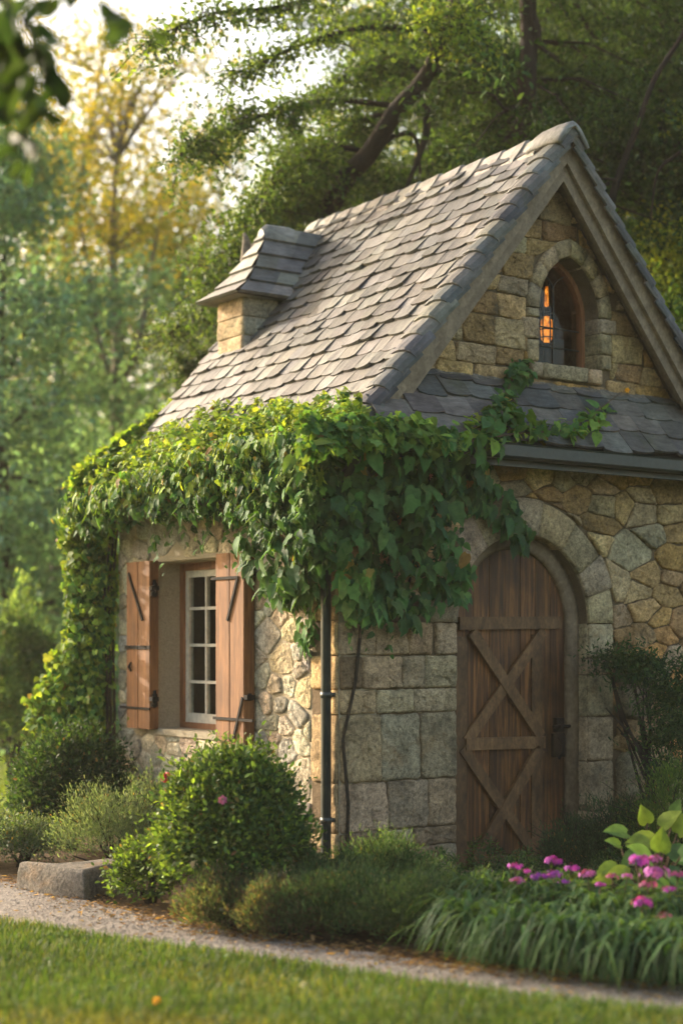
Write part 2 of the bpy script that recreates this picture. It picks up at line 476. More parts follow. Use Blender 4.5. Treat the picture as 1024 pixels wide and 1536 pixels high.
PAL_FRONT = [(.43, .27, .11), (.29, .26, .205), (.22, .15, .085), (.37, .265, .145), (.40, .30, .18), (.33, .235, .13), (.30, .25, .175), (.26, .185, .105), (.42, .32, .20), (.35, .23, .105), (.39, .25, .11), (.33, .275, .19)]
PAL_ASHLAR = [(.36, .275, .165), (.32, .25, .155), (.38, .285, .16), (.29, .235, .155), (.40, .30, .175)]
PAL_ARCH = [(.31, .27, .20), (.27, .24, .185), (.34, .285, .205), (.25, .225, .18)]
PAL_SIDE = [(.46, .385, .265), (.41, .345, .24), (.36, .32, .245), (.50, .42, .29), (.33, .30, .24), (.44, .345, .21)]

def voronoi_stones(mb, x0, x1, y0, y1, fmap, pal, r, rmin, rmax, ax, H, cutter=None, soft=2, gap=.007, rough=.005, tries=4000):
    sites = []
    for _ in range(tries):
        rad = rmin + (rmax - rmin) * r.random() ** 2.2
        p = (r.uniform(x0, x1), r.uniform(y0, y1))
        if all(((p[0]-s[0])/ax)**2 + (p[1]-s[1])**2 > (0.5*(rad + s[2]))**2 * 1.0 for s in sites): sites.append((p[0], p[1], rad))
    for i, s in enumerate(sites):
        poly = [(x0, y0), (x1, y0), (x1, y1), (x0, y1)]
        near = sorted(sites, key=lambda q: ((q[0]-s[0])/ax)**2 + (q[1]-s[1])**2)[1:26]
        for q in near:
            # weighted bisector in the squeezed space
            a = (q[0]-s[0]) / ax**2; b = q[1]-s[1]
            d2 = ((q[0]-s[0])/ax)**2 + (q[1]-s[1])**2
            t = 0.5 + 0.5 * (s[2]**2 - q[2]**2) / (4 * d2)
            t = min(.72, max(.28, t))
            mx = s[0] + (q[0]-s[0])*t; my = s[1] + (q[1]-s[1])*t
            poly = clip(poly, a, b, a*mx + b*my)
            if len(poly) < 3: break
        if len(poly) < 3: continue
        if cutter:
            cx = sum(p[0] for p in poly)/len(poly); cy = sum(p[1] for p in poly)/len(poly)
            poly = cutter(poly, cx, cy)
            if len(poly) < 3: continue
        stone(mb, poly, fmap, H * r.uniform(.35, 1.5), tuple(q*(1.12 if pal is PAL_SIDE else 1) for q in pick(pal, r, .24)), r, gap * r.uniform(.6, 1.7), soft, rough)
def course_stones(mb, x0, x1, y0, y1, fmap, pal, r, hs, ws, H, cutter=None, soft=0, gap=.005, rough=.004, jit=.008):
    y = y0
    while y < y1 - .02:
        h = r.uniform(*hs)
        if y + h > y1 - hs[0] * .6: h = y1 - y
        x = x0; xs = [x0]
        while x < x1 - .02:
            w = r.uniform(*ws)
            if x + w > x1 - ws[0] * .6: w = x1 - x
            x += w; xs.append(x)
        for a, b in zip(xs[:-1], xs[1:]):
            j = lambda e: r.uniform(-jit, jit) if not e else 0
            poly = [(a + j(a == x0), y + j(y == y0)*.5), (b + j(b >= x1-.001), y + j(y == y0)*.5), (b + j(b >= x1-.001), y+h), (a + j(a == x0), y+h)]
            if cutter:
                poly = cutter(poly, (a+b)/2, y + h/2)
                if len(poly) < 3: continue
            stone(mb, poly, fmap, H * r.uniform(.7, 1.25), pick(pal, r), r, gap, soft, rough)
        y += h

cot = thing('stone_cottage', (0, 0, 0), 'honey coloured stone cottage with steep slate roof, arched plank door and ivy on its eaves', 'cottage')
WID = 3.72; LEN = 3.00; XC = 1.86; EAVE = 2.86; RIDGE = 5.13
fy = lambda u, v, h: (u, -h, v)                # front wall map, h outwards
fg = lambda u, v, h: (u, .10 - h, v)           # gable wall
fx = lambda u, v, h: (-h, u, v)                # side wall, u along the wall
# door opening
DX0, DX1, DR = 0.964, 2.18, 0.61
DCX = (DX0 + DX1) / 2; DZ = 1.72
ARCH = [(DCX + .608 * math.cos(a) * (1 - .02 * math.sin(2*a)**2), DZ + .622 * math.sin(a)) for a in np.linspace(math.pi, 0, 25)]
front_pts = [(0, -.2), (DX0, -.2), (DX0, DZ)] + ARCH[1:-1] + [(DX1, DZ), (DX1, -.2), (WID, -.2), (WID, EAVE), (0, EAVE)]
fw = MB()
fw.prism(front_pts, fy, -.30, -.004)
front_wall = fw.build('front_wall', M['mortar'], cot)
st = MB(); r1 = random.Random(11)
ORAD = .87
def cut_arch(poly, cx, cy):
    if cy < DZ + .05:
        if cx < DCX: return clip(poly, 1, 0, DX0)
        return clip(poly, -1, 0, -(2.43))
    dx, dy = cx - DCX, cy - DZ; L = math.hypot(dx, dy)
    if L < ORAD * .86: return []
    a, b = -dx/L, -dy/L
    poly = clip(poly, a, b, a*(DCX + dx/L*ORAD) + b*(DZ + dy/L*ORAD))
    return poly
def cut_front(poly, cx, cy):
    # rubble right of the jamb stones and over the arch; dressed blocks fill the rest
    if cy < DZ and cx < 2.43: return []
    if cx < DX0 - .02 and cy < DZ: return []
    poly = cut_arch(poly, cx, cy)
    if cx < DX0: poly = clip(poly, 0, -1, -DZ)
    elif cx < 2.43 and len(poly) > 2: poly = clip(poly, 0, -1, -DZ)
    return poly
voronoi_stones(st, 0, WID, -.05, EAVE - .03, fy, PAL_FRONT, r1, .10, .33, 1.65, .026, cut_front, 1, .004, .0065, 6000)
# coursed blocks left of the door
def cut_left(poly, cx, cy):
    if cy > DZ:
        dx, dy = cx - DCX, cy - DZ; L = math.hypot(dx, dy)
        if L < ORAD: return []
    return clip(poly, 1, 0, DX0)
rows = [(-.05, .12), (.12, .24), (.24, .36), (.36, .68), (.68, 1.12), (1.12, 1.28), (1.28, 1.50), (1.50, DZ)]
for (a, b) in rows:
    ws = (.16, .36) if b - a < .25 else (.30, .52)
    course_stones(st, 0.002, DX0, a, b, fy, PAL_ASHLAR + PAL_FRONT[2:6], r1, (b - a, b - a), ws, .024, cut_left, 0, .004, .0075, .012)
front_stones = st.build('rubble_stone_facing', M['stone_front'], cot, True)
# arch and jamb stones
ar = MB()
def voussoir(mb, cx, cz, r0, r1_, a0, a1, fm, H, col, depth):
    n = 5; an = np.linspace(a0, a1, n)
    sec = []
    for a in an:
        c, s = math.cos(a), math.sin(a)
        sec.append([fm(cx + r0*c, cz + r0*s, -depth), fm(cx + r0*c, cz + r0*s, H*.5), fm(cx + (r0+.007)*c, cz + (r0+.007)*s, H),
                    fm(cx + (r0+r1_)/2*c, cz + (r0+r1_)/2*s, H*1.12),
                    fm(cx + (r1_-.007)*c, cz + (r1_-.007)*s, H), fm(cx + r1_*c, cz + r1_*s, H*.5), fm(cx + r1_*c, cz + r1_*s, -.03)])
    mb.loft(sec, True, col)
cuts = [0, .30, .60, .98, 1.38, 1.72, 2.16, 2.52, 2.84, math.pi]
for a0, a1 in zip(cuts[:-1], cuts[1:]):
    voussoir(ar, DCX, DZ, .614, ORAD - .006 + r1.uniform(-.02, .02), a0 + .003, a1 - .003, fy, .022 + r1.uniform(-.005, .008), pick(PAL_ARCH, r1), .14)
z = -.05
for h in (.42, .36, .32, .30, .12, .30, .0):
    if h == 0: break
    hh = min(h, DZ - z)
    ww = r1.choice((.22, .245, .25))
    c = pick(PAL_ARCH, r1)
    stone(ar, [(DX1 + .002, z), (DX1 + ww, z), (DX1 + ww, z + hh), (DX1 + .002, z + hh)], fy, .024, c, r1, .004, 0, .004)
    stone(ar, [(.0, z), (.138, z), (.138, z + hh), (.0, z + hh)], lambda u, v, H: (DX1 - H, u, v), .004, tuple(x*1.05 for x in c), r1, .003, 0, .0015, base=-.01)
    z += hh
ar.build('door_arch', M['stone_dressed'], cot, True)
# rough pier stones beside the jamb
pm = MB()
for (z0, z1, w, d) in ((-.05, .42, .36, .10), (.42, .80, .33, .085), (.80, 1.02, .30, .08), (1.02, 1.42, .32, .09)):
    stone(pm, [(2.46, z0), (2.46 + w, z0), (2.46 + w*.96, z1), (2.47, z1)], fy, d, pick([(.25, .19, .11), (.22, .19, .13), (.28, .19, .09)], r1), r1, .004, 2, .008)
pm.build('buttress', M['stone_dressed'], cot, True)

# gable wall with its pointed window
GZ0, GS = 3.36, math.tan(R(50.3))
wx0 = on_y(806, 500, .10)[0]; wx1 = on_y(897, 500, .10)[0]; wcx = (wx0 + wx1) / 2; whw = (wx1 - wx0) / 2
wz0 = on_y(850, 549, .10)[2]; wzt = on_y(851, 384, .10)[2]; wzs = on_y(850, 470, .10)[2]
def pointed(hw, top, spring, n=9):
    rise = top - spring; rr = (hw*hw + rise*rise) / (2*hw)
    out = []
    for i in range(n):
        a = math.asin(rise / rr) * i / (n - 1)
        out.append((hw - rr + rr*math.cos(a), spring + rr*math.sin(a)))
    return out                                     # from the right springing to the apex, relative x
PA = pointed(whw, wzt, wzs)
gap_x = lambda z: (RIDGE - .10 - z) / GS           # half width of the gable at height z
left = [(wcx, GZ0 - .4), (wcx, wz0), (wcx - whw, wz0), (wcx - whw, wzs)] + [(wcx - x, zz) for x, zz in PA[1:]] + [(wcx, RIDGE - .1 - abs(wcx-XC)*GS), (XC - gap_x(GZ0), GZ0), (XC - gap_x(GZ0), GZ0 - .4)]
right = [(wcx, GZ0 - .4), (wcx, wz0), (wcx + whw, wz0), (wcx + whw, wzs)] + [(wcx + x, zz) for x, zz in PA[1:]] + [(wcx, RIDGE - .1 - abs(wcx-XC)*GS), (XC + gap_x(GZ0), GZ0), (XC + gap_x(GZ0), GZ0 - .4)]
gw = MB()
gw.prism(left, fg, -.28, -.004, skip=(0, len(left) - 4)); gw.prism(right, fg, -.28, -.004, skip=(0, len(right) - 4))
gw.build('gable_wall', M['mortar'], cot)
gs_ = MB(); r2 = random.Random(5)
SUR = .115
def cut_gable(poly, cx, cy):
    poly = clip(poly, GS, 1, RIDGE - .16 + GS*XC); 
    if len(poly) > 2: poly = clip(poly, -GS, 1, RIDGE - .16 - GS*XC)
    if len(poly) < 3: return []
    hw = whw + SUR
    if wz0 - .11 < cy and cy < wzs:
        if abs(cx - wcx) < hw * .6: return []
        poly = clip(poly, 1, 0, wcx - hw) if cx < wcx else clip(poly, -1, 0, -(wcx + hw))
    elif cy >= wzs and cy < wzt + SUR + .25:
        OA = pointed(whw + SUR, wzt + SUR * 1.1, wzs)
        s = 1 if cx > wcx else -1
        b = min(OA, key=lambda q: (q[0]*s + wcx - cx)**2 + (q[1] - cy)**2)
        nx, nz = cx - (b[0]*s + wcx), cy - b[1]
        inside = abs(cx - wcx) < b[0] and cy < b[1]
        if inside: return []
        L = math.hypot(nx, nz) or 1
        poly = clip(poly, -nx/L, -nz/L, -(nx/L*(b[0]*s + wcx) + nz/L*b[1]))
    elif cy <= wz0 - .11 and abs(cx - wcx) < hw + .1 and len(poly) > 2:
        poly = clip(poly, 0, 1, wz0 - .12)
    return poly
course_stones(gs_, XC - 1.35, XC + 1.35, GZ0 - .05, RIDGE - .15, fg, PAL_FRONT + PAL_ASHLAR, r2, (.12, .24), (.16, .40), .018, cut_gable, 0, .003, .0075, .03)
gs_.build('gable_stone_facing', M['stone_front'], cot, True)
sm = MB()
OA = pointed(whw + SUR, wzt + SUR*1.1, wzs, 9)
for s in (-1, 1):
    for k in range(0, 8, 2):
        e = .004
        for (i0, i1) in ((k, k + 2),):
            secs = []
            for i in range(i0, i1 + 1):
                sh = e if i == i0 else (-e if i == i1 else 0)
                a, b = PA[i], OA[i]
                p = lambda t, h: fg(wcx + s*(a[0] + (b[0]-a[0])*t), a[1] + (b[1]-a[1])*t + sh, h)
                secs.append([p(0.02, -.15), p(0.02, .014), p(.08, .028), p(.5, .034), p(.92, .028), p(1, .014), p(1, -.03)])
            sm.loft(secs, True, pick(PAL_ARCH, r2))
    zz = wz0
    while zz < wzs - .01:
        h = min(r2.uniform(.10, .17), wzs - zz)
        if wzs - zz - h < .05: h = wzs - zz
        c = pick(PAL_ARCH, r2); w = SUR + r2.choice((0, .0, .05))
        a = wcx + s*(whw + .002); b = wcx + s*(whw + w)
        stone(sm, [(min(a, b), zz), (max(a, b), zz), (max(a, b), zz + h), (min(a, b), zz + h)], fg, .03, c, r2, .003, 0, .003)
        stone(sm, [(.10, zz), (.25, zz), (.25, zz + h), (.10, zz + h)], lambda u, v, H: (wcx + s*(whw - H), u, v), .004, c, r2, .002, 0, .001, base=-.01)
        zz += h
x = wcx - whw - .08
for w in (.10, .45, .14):
    stone(sm, [(x, wz0 - .115), (x + w, wz0 - .115), (x + w, wz0), (x, wz0)], fg, .045, pick(PAL_ARCH, r2), r2, .003, 0, .003)
    x += w
sm.build('gable_window_surround', M['stone_dressed'], cot, True)
gwf = MB(); YG = .24
GA = pointed(whw, wzt, wzs)
outl = lambda ins: [(-(whw - ins), wz0 + ins)] + [(-(whw - ins), wzs)] + [(-a[0] + ins*(1 if a[0] > .03 else 0), a[1] - ins*.6) for a in GA[1:-1]] + [(0, wzt - ins*1.6)] + [(a[0] - ins*(1 if a[0] > .03 else 0), a[1] - ins*.6) for a in GA[1:-1][::-1]] + [(whw - ins, wzs)] + [((whw - ins), wz0 + ins)]
oo, ii = outl(0), outl(.032)
for k in range(len(oo)):
    k2 = (k + 1) % len(oo)
    q = lambda pt, y: (wcx + pt[0], y, pt[1])
    gwf.add([q(oo[k], YG), q(oo[k2], YG), q(ii[k2], YG), q(ii[k], YG), q(oo[k], YG+.06), q(oo[k2], YG+.06), q(ii[k2], YG+.06), q(ii[k], YG+.06)],
            [(0,1,2,3), (7,6,5,4), (3,2,6,7)], (1, 1, 1))
gwin = gwf.build('gable_window', M['wood_frame'], cot)
lead = MB()
for dz in (.16, .30):
    lead.tube([(wcx - whw + .03, YG + .035, wz0 + dz), (wcx + whw - .03, YG + .035, wz0 + dz)], .006, 6)
lead.tube([(wcx + .01, YG + .033, wz0 + .02), (wcx + .01, YG + .033, wzt - .2)], .006, 6)
for s in (-1, 1):
    lead.tube([(wcx + .01 + s*.13*t*t*1.0, YG + .034, wzt - .21 + .12*t) for t in np.linspace(0, 1, 7)], .005, 6)
lead.build('glazing_bar', M['gutter'], gwin)
gp = MB(); gp.prism([(wcx + a, b) for a, b in outl(.03)], lambda u, v, h: (u, YG + .042 - h, v), 0, .005)
gp.build('pane', M['glass'], gwin)

# side wall with the casement window
sY = lambda px, py=950: on_x(px, py, 0)[1]
WY1 = sY(236); WY0 = sY(341); WZ0 = on_x(290, 1098, 0)[2]; WZ1 = on_x(290, 838, 0)[2]
sw = MB()
T = .30
sw.box((.001, .0, -.2), (T, LEN, WZ0)); sw.box((.001, 0, WZ1), (T, LEN, EAVE - .05))
sw.box((.0015, .002, WZ0), (T, WY0, WZ1)); sw.box((.0015, WY1, WZ0), (T, LEN - .002, WZ1))
side_wall = sw.build('side_wall', M['mortar_side'], cot)
ss = MB(); r3 = random.Random(21)
def cut_side(poly, cx, cy):
    if WZ0 - .02 < cy < WZ1 + .02:
        if WY0 - .03 < cx < WY1 + .10: return []
        poly = clip(poly, 1, 0, WY0 - .01) if cx < WY0 else clip(poly, -1, 0, -(WY1 + .085))
    elif WY0 < cx < WY1 and len(poly) > 2:
        poly = clip(poly, 0, 1, WZ0 - .045) if cy < WZ0 else clip(poly, 0, -1, -(WZ1 + .0))
    return poly
voronoi_stones(ss, .30, LEN, -.05, EAVE - .1, fx, PAL_SIDE, r3, .09, .32, 1.35, .013, cut_side, 2, .006, .006, 6000)
z = -.05                                            # quoins at the corner, alternately long and short
k = 0
for (a, b) in rows + [(DZ, 2.1), (2.1, 2.45), (2.45, 2.75)]:
    w = .17 if k % 2 else .30
    stone(ss, [(0.004, a), (w, a), (w, b), (.004, b)], fx, .018, pick(PAL_ASHLAR, r3), r3, .004, 0, .004); k += 1
ss.build('side_stone_facing', M['stone_side'], cot, True)
pl = MB()
pl.box((-.016, WY1 - .012, WZ0 + .007), (.189, WY1 + .075, WZ1 + .01)); pl.box((.02, WY0, WZ1 - .012), (.189, WY1 - .013, WZ1 + .012))
pl.box((-.008, WY0 + .01, WZ1 - .004), (.019, WY1 - .013, WZ1 + .03))
pl.build('window_reveal', M['plaster'], cot)
sl = MB(); sl.box((-.025, WY0 - .02, WZ0 - .04), (.24, WY1 + .0, WZ0 + .006)); sl.build('window_sill', M['plaster'], cot)
wf = MB(); x0, x1 = .19, .27; fwid = .075
wf.box((x0, WY1 - fwid, WZ0), (x1, WY1, WZ1)); wf.box((x0, WY0, WZ0), (x1, WY0 + fwid, WZ1))
wf.box((x0 + .001, WY0 + fwid, WZ1 - .07), (x1, WY1 - fwid, WZ1)); wf.box((x0 + .001, WY0 + fwid, WZ0), (x1, WY1 - fwid, WZ0 + .05))
win = wf.build('casement_window', M['wood_frame'], cot)
sa = MB(); a0, a1 = WY0 + fwid, WY1 - fwid; b0, b1 = WZ0 + .05, WZ1 - .07
x0, x1 = .205, .25
for (p, q, lo, hi) in ((a0, a0 + .045, b0, b1), (a1 - .045, a1, b0, b1)): sa.box((x0, p, lo), (x1, q, hi))
sa.box((x0 + .001, a0 + .045, b1 - .05), (x1, a1 - .045, b1)); sa.box((x0 + .001, a0 + .045, b0), (x1, a1 - .045, b0 + .07))
for k in (1, 2):
    y = a0 + (a1 - a0) * k / 3; sa.box((x0 + .006, y - .011, b0 + .07), (x1 - .006, y + .011, b1 - .05))
for k in (1, 2, 3):
    zz = b0 + .03 + (b1 - b0 - .04) * k / 4; sa.box((x0 + .008, a0 + .045, zz - .011), (x1 - .008, a1 - .045, zz + .011))
sa.build('sash', M['sash'], win)
gl = MB(); gl.box((.226, a0 + .02, b0 + .02), (.230, a1 - .02, b1 - .02)); gl.build('pane', M['glass'], win)
cu = MB()
def drape(ya, yb, xx):
    n = 26; vs = []; fs = []
    for i in range(n + 1):
        t = i / n; y = ya + (yb - ya) * t; d = .018 * math.sin(t * 26)
        vs += [(xx + d, y, b0 - .1), (xx + d*.7, y, b1 + .1)]
    fs = [(2*i, 2*i+2, 2*i+3, 2*i+1) for i in range(n)]
    cu.add(vs, fs)
drape(a0 - .05, a0 + .27, .36)
cu.build('curtain', M['curtain'], win, True)

# thick plank shutters with iron straps
def shutter(ya, yb, z0, z1, thick, straps, bars, latch):
    s = MB(); n = 2; g = .003
    for i in range(n):
        p = ya + (yb - ya) * i / n; q = ya + (yb - ya) * (i + 1) / n
        c = rng.choice(((1.0, 1.0, 1.0), (.93, .95, .97), (1.06, 1.03, 1.0)))
        b = .006
        s.loft([[(-.02, p + g*.5, zz), (-.02 - thick + b, p + g*.5, zz), (-.02 - thick, p + g*.5 + b, zz), (-.02 - thick, q - g*.5 - b, zz), (-.02 - thick + b, q - g*.5, zz), (-.02, q - g*.5, zz)] for zz in (z0, z0 + .004, z1 - .004, z1)], True, (c[0]*.999, c[1], c[2]))
    o = s.build('shutter', M['wood_shutter'], cot)
    xo = -.02 - thick
    ir = MB()
    for zz in straps:
        ir.box((xo - .008, ya - .012, zz - .014), (xo - .0005, yb + .012, zz + .014))
        for y in (ya + .05, (ya + yb)/2, yb - .05): ir.tube([(xo - .007, y, zz), (xo - .015, y, zz)], [.009, .006], 7)
    if straps: ir.build('strap', M['iron'], o)
    for (p, q) in bars:
        b_ = MB(); b_.bar((xo - .004, p[0], p[1]), (xo - .004, q[0], q[1]), .022, .008, (-1, 0, 0)); b_.build('stay_bar', M['iron'], o)
    for (y, zz, hgt) in latch:
        h = MB()
        h.tube([(xo + thick*.55, y, zz - hgt/2), (xo + thick*.55, y, zz + hgt/2)], .014, 8)
        h.tube([(xo + thick*.55, y, zz - hgt*.3), (xo + thick*.55, y, zz + hgt*.3)], .022, 8)
        h.box((xo - .006, y - .05, zz - .016), (xo + thick*.7, y - .004, zz + .016)); h.box((xo + thick*.1, y - .016, zz - hgt*.45), (xo + thick*.8, y + .012, zz - hgt*.2))
        h.build('hinge', M['iron'], o)
    return o
FY = lambda px: on_x(px, 950, -.105)[1]
Ya, Yb = FY(366), FY(323)
zt = on_x(352, 829, -.08)[2]; zb = on_x(352, 1116, -.08)[2]
P = lambda px, py: (on_x(px, py, -.1)[1], on_x(px, py, -.1)[2])
sh1 = shutter(Ya, Yb, zb, zt, .085, [], [(P(358, 868), P(343, 931)), (P(366, 1046), P(351, 1113))], [(Ya, P(370, 860)[1], .05), (Ya, P(370, 1046)[1], .05)])
xo = -.02 - .085
for (pz0, py0, py1) in ((867, 319, 359), (1078, 322, 381)):
    zz = P(340, pz0)[1]; ya_, yb_ = P(py1, 900)[0], P(py0, 900)[0]
    mb = MB(); mb.box((xo - .010, ya_, zz - .010), (xo - .0005, yb_, zz + .010)); mb.build('strap', M['iron'], sh1)
Yc, Yd = FY(223), FY(188)
zt2 = on_x(205, 843, -.08)[2]; zb2 = on_x(205, 1092, -.08)[2]
sh2 = shutter(Yc, Yd, zb2, zt2, .075, [P(205, 971)[1]], [(P(193, 860), P(214, 930))], [(Yc, P(230, 882)[1], .13), (Yc, P(230, 1049)[1], .13)])
mb = MB(); zz = P(205, 1062)[1]; mb.box((-.105, Yc - .01, zz - .009), (-.0955, Yd + .09, zz + .009)); mb.build('strap', M['iron'], sh2)
mb = MB(); y_, z_ = P(196, 1000)
mb.tube([(-.097, y_, z_ - .035), (-.115, y_, z_), (-.097, y_, z_ + .035)], [.007, .012, .007], 8); mb.build('handle', M['iron'], sh2)

# hidden walls that close the house
cw = MB(); cw.box((T + .002, LEN - .2, -.2), (WID - .202, LEN, EAVE)); cw.box((WID - .2, .302, -.2), (WID, LEN, EAVE))
cw.prism([(XC - gap_x(EAVE) , EAVE + .002), (XC + gap_x(EAVE), EAVE + .002), (XC, RIDGE - .12)], lambda u, v, h: (u, LEN - h, v), 0, .2)
cw.build('rear_wall', M['mortar'], cot)
fl = MB(); fl.box((T + .01, .31, .02), (WID - .21, LEN - .21, .05)); fl.build('interior_floor', M['dark_room'], cot)
at_ = MB(); at_.box((T + .01, .40, 3.2), (WID - .21, LEN - .21, 3.24)); at_.build('attic_floor', M['dark_room'], cot)
ap = MB(); ap.box((XC - .85, .80, 3.25), (XC + .85, .83, 3.93)); ap.box((XC - .45, .80, 3.935), (XC + .45, .83, 4.42)); ap.build('attic_light_blocker', M['dark_room'], cot)  # added dark panel, blocks the pale light seen through the gable panes

# ------------------------------------------------------------------ door
YD = .13
dm = MB()
doorpts = lambda ins: [(DX0 + .0, .03), (DX0 + .0, DZ)] + [(DCX + (p[0]-DCX)*(1 - ins), DZ + (p[1]-DZ)*(1-ins)) for p in ARCH[1:-1]] + [(DX1 - .11, DZ), (DX1 - .11, .03)]
D = lambda px, py: on_y(px, py, YD)
# vertical boards, each with its own tone, cut to the arch
nb = 8; bx0, bx1 = DX0 - .02, DX1 - .10
top_at = lambda x: DZ + math.sqrt(max(0.0, .58**2 - (x - (DCX - .03))**2))
for i in range(nb):
    p = bx0 + (bx1 - bx0)*i/nb + .002; q = bx0 + (bx1 - bx0)*(i+1)/nb - .002
    k = rng.uniform(.75, 1.3); c = (k, k*rng.uniform(.94, 1.03), k*rng.uniform(.9, 1.05))
    zs = [top_at(p + (q-p)*t) + .01 for t in np.linspace(0, 1, 5)]
    pts = [(p, .06 + rng.uniform(0, .012)), (q, .06 + rng.uniform(0, .012))] + [(p + (q-p)*t, zz) for t, zz in list(zip(np.linspace(0, 1, 5), zs))[::-1]]
    dm.prism(pts, lambda u, v, h: (u, YD - h, v), -.04, rng.uniform(0, .004), c)
door = dm.build('door', M['wood_door'], cot)
def brc(mb, p, q, w, t=.03, lift=0.0, k=1.0):
    a, b = D(*p), D(*q)
    mb.bar((a[0], YD - .005 - lift, a[2]), (b[0], YD - .005 - lift, b[2]), w, t, (0, -1, 0), (k, k*.98, k*.96))
for args in (((684, 935), (836, 934), .088, .034, 0, .85), ((694, 1116), (812, 1113), .085, .032, .002, 1.1), ((712, 1293), (806, 1289), .075, .032, 0, .9)):
    rl = MB(); brc(rl, *args); rl.build('rail', M['wood_brace'], door)
b1 = MB()
brc(b1, (704, 948), (807, 1104), .082, .028, .004, 1.0); brc(b1, (690, 1122), (800, 1282), .078, .028, .0, .9)
b1.build('cross_brace', M['wood_brace'], door)
b2 = MB()
brc(b2, (812, 946), (696, 1112), .082, .026, .0, 1.1); brc(b2, (806, 1122), (708, 1290), .085, .030, .004, 1.0)
b2.build('cross_brace', M['wood_brace'], door)
stl = MB(); brc(stl, (689, 955), (688, 1300), .10, .02, -.004, .8); brc(stl, (803, 952), (803, 1285), .10, .014, -.004, .85); stl.build('stile', M['wood_brace'], door)
lk = MB(); a = D(833, 1110)
lk.box((a[0] - .05, YD - .03, a[2] - .12), (a[0] + .06, YD - .004, a[2] + .05)); lk.box((a[0] - .03, YD - .045, a[2] + .06), (a[0] + .04, YD - .004, a[2] + .16))
lk.tube([(a[0] - .07, YD - .05, a[2] + .10), (a[0] + .09, YD - .05, a[2] + .10)], .012, 8)
lk.tube([(a[0] + .0, YD - .032, a[2] + .02), (a[0] + .0, YD - .07, a[2] - .02), (a[0] + .0, YD - .07, a[2] - .09), (a[0] + .0, YD - .032, a[2] - .13)], .011, 8)
lk.tube([(a[0] - .015, YD - .05, a[2] + .10), (a[0] - .015, YD - .085, a[2] + .10)], [.02, .014], 10)
lk.build('lock', M['iron'], door)
df = MB()                                            # arched wooden frame in the recess
ring = [(DX1, .0)] + [(DX1, DZ)] + [(p[0], p[1]) for p in ARCH[::-1][1:]]
def frame_pt(p, ins, y):
    if p[1] <= DZ + 1e-6: return (p[0] - ins * (1 if p[0] > DCX else -1), y, p[1])
    dx, dz = p[0] - DCX, p[1] - DZ; L = math.hypot(dx, dz); return (p[0] - dx/L*ins, y, p[1] - dz/L*ins)
secs = [[frame_pt(p, -.01, .085), frame_pt(p, .03, .08), frame_pt(p, .075, .085), frame_pt(p, .10, .10), frame_pt(p, .108, .135), frame_pt(p, -.01, .22)] for p in ring]
df.loft(secs, True, (.80, .78, .74))
df.build('door_frame', M['wood_trim'], cot, True)
ds = MB(); stone(ds, [(DX0 - .05, -.1), (DX1 + .05, -.1), (DX1 + .05, .12), (DX0 - .05, .12)], lambda u, v, h: (u, v - .10, h), .03, (.22, .19, .14), r1, .0, 0, .004)
ds.build('threshold', M['stone_dressed'], cot, True)

# ------------------------------------------------------------------ roof
YF, YB = -.12, LEN + .03
SL = np.array([math.cos(R(50.3)), 0, math.sin(R(50.3))])   # up the left slope
SN = np.array([-math.sin(R(50.3)), 0, math.cos(R(50.3))])
EX = -.23; EZ = RIDGE - (XC - EX) * GS; SLEN = (XC - EX) / SL[0]
PAL_SLATE = [(.092, .088, .082), (.064, .061, .058), (.122, .115, .104), (.046, .044, .042), (.10, .092, .078), (.084, .082, .08), (.06, .055, .048), (.15, .142, .126)]
PAL_BLUE = [(.085, .076, .067), (.115, .104, .092), (.075, .075, .074), (.095, .092, .088), (.06, .06, .06), (.105, .098, .088)]
def slate(mb, o, e, u, n, w, L, t, r, col, lift0, lift1, drop=.012):
    """o lower-left corner on the slope; lower edge raised by lift0, upper by lift1"""
    nn = 4; lo = []; hi = []
    sl_ = r.random() < .05; dj = r.uniform(-.013, .013) - (.03 if sl_ else 0); sk = r.uniform(-.012, .012)*(2.2 if sl_ else 1); tw = r.uniform(-.007, .008)
    for i in range(nn + 1):
        s = i / nn
        cor = drop * (abs(2*s - 1) ** 3)
        lo.append(o + e*(w*s) + u*(cor + dj + sk*s) + n*(lift0 + tw*(s - .5) - .003*math.sin(math.pi*s) + r.uniform(-.001, .001)))
        hi.append(o + e*(w*s) + u*L + n*lift1)
    mid = [a*.55 + b*.45 + n*(.002 + r.uniform(-.002, .002)) for a, b in zip(lo, hi)]
    vs = [p - n*t for p in lo] + lo + mid + hi; k = nn + 1; fs = []
    for row in range(3):
        for i in range(nn): fs.append((row*k+i, row*k+i+1, (row+1)*k+i+1, (row+1)*k+i))
    for row in range(0, 2):
        pass
    fs.append((0, k, 2*k, 3*k)); fs.append((nn, 3*k+nn, 2*k+nn, k+nn))
    mb.add(vs, fs, col)
def slate_plane(mb, o, e, u, n, width, length, expo, wr, r, pal, t=.028, skipf=None):
    v = 0.0; row = 0
    while v < length - .02:
        x = -r.uniform(0, wr[1])
        ex = expo * r.uniform(.94, 1.06)
        while x < width:
            w = r.uniform(*wr); a = max(x, 0); b = min(x + w, width)
            if b - a > .02 and not (skipf and skipf((a+b)/2, v)):
                L = min(expo*1.7, length - v + .02)
                slate(mb, o + e*(a + .0015) + u*(v + .012*math.sin(a*5 + row*1.3)), e, u, n, b - a - .003, L, t, r, pick(pal, r, .2), t*r.uniform(1.6, 2.3), t*.9)
            x += w
        v += ex; row += 1
r4 = random.Random(3)
E = np.array([0, 1.0, 0])
deck = MB()
dk = lambda s, y: (XC - s*(XC - EX), y, RIDGE - (XC - EX)*GS*0 - 0)
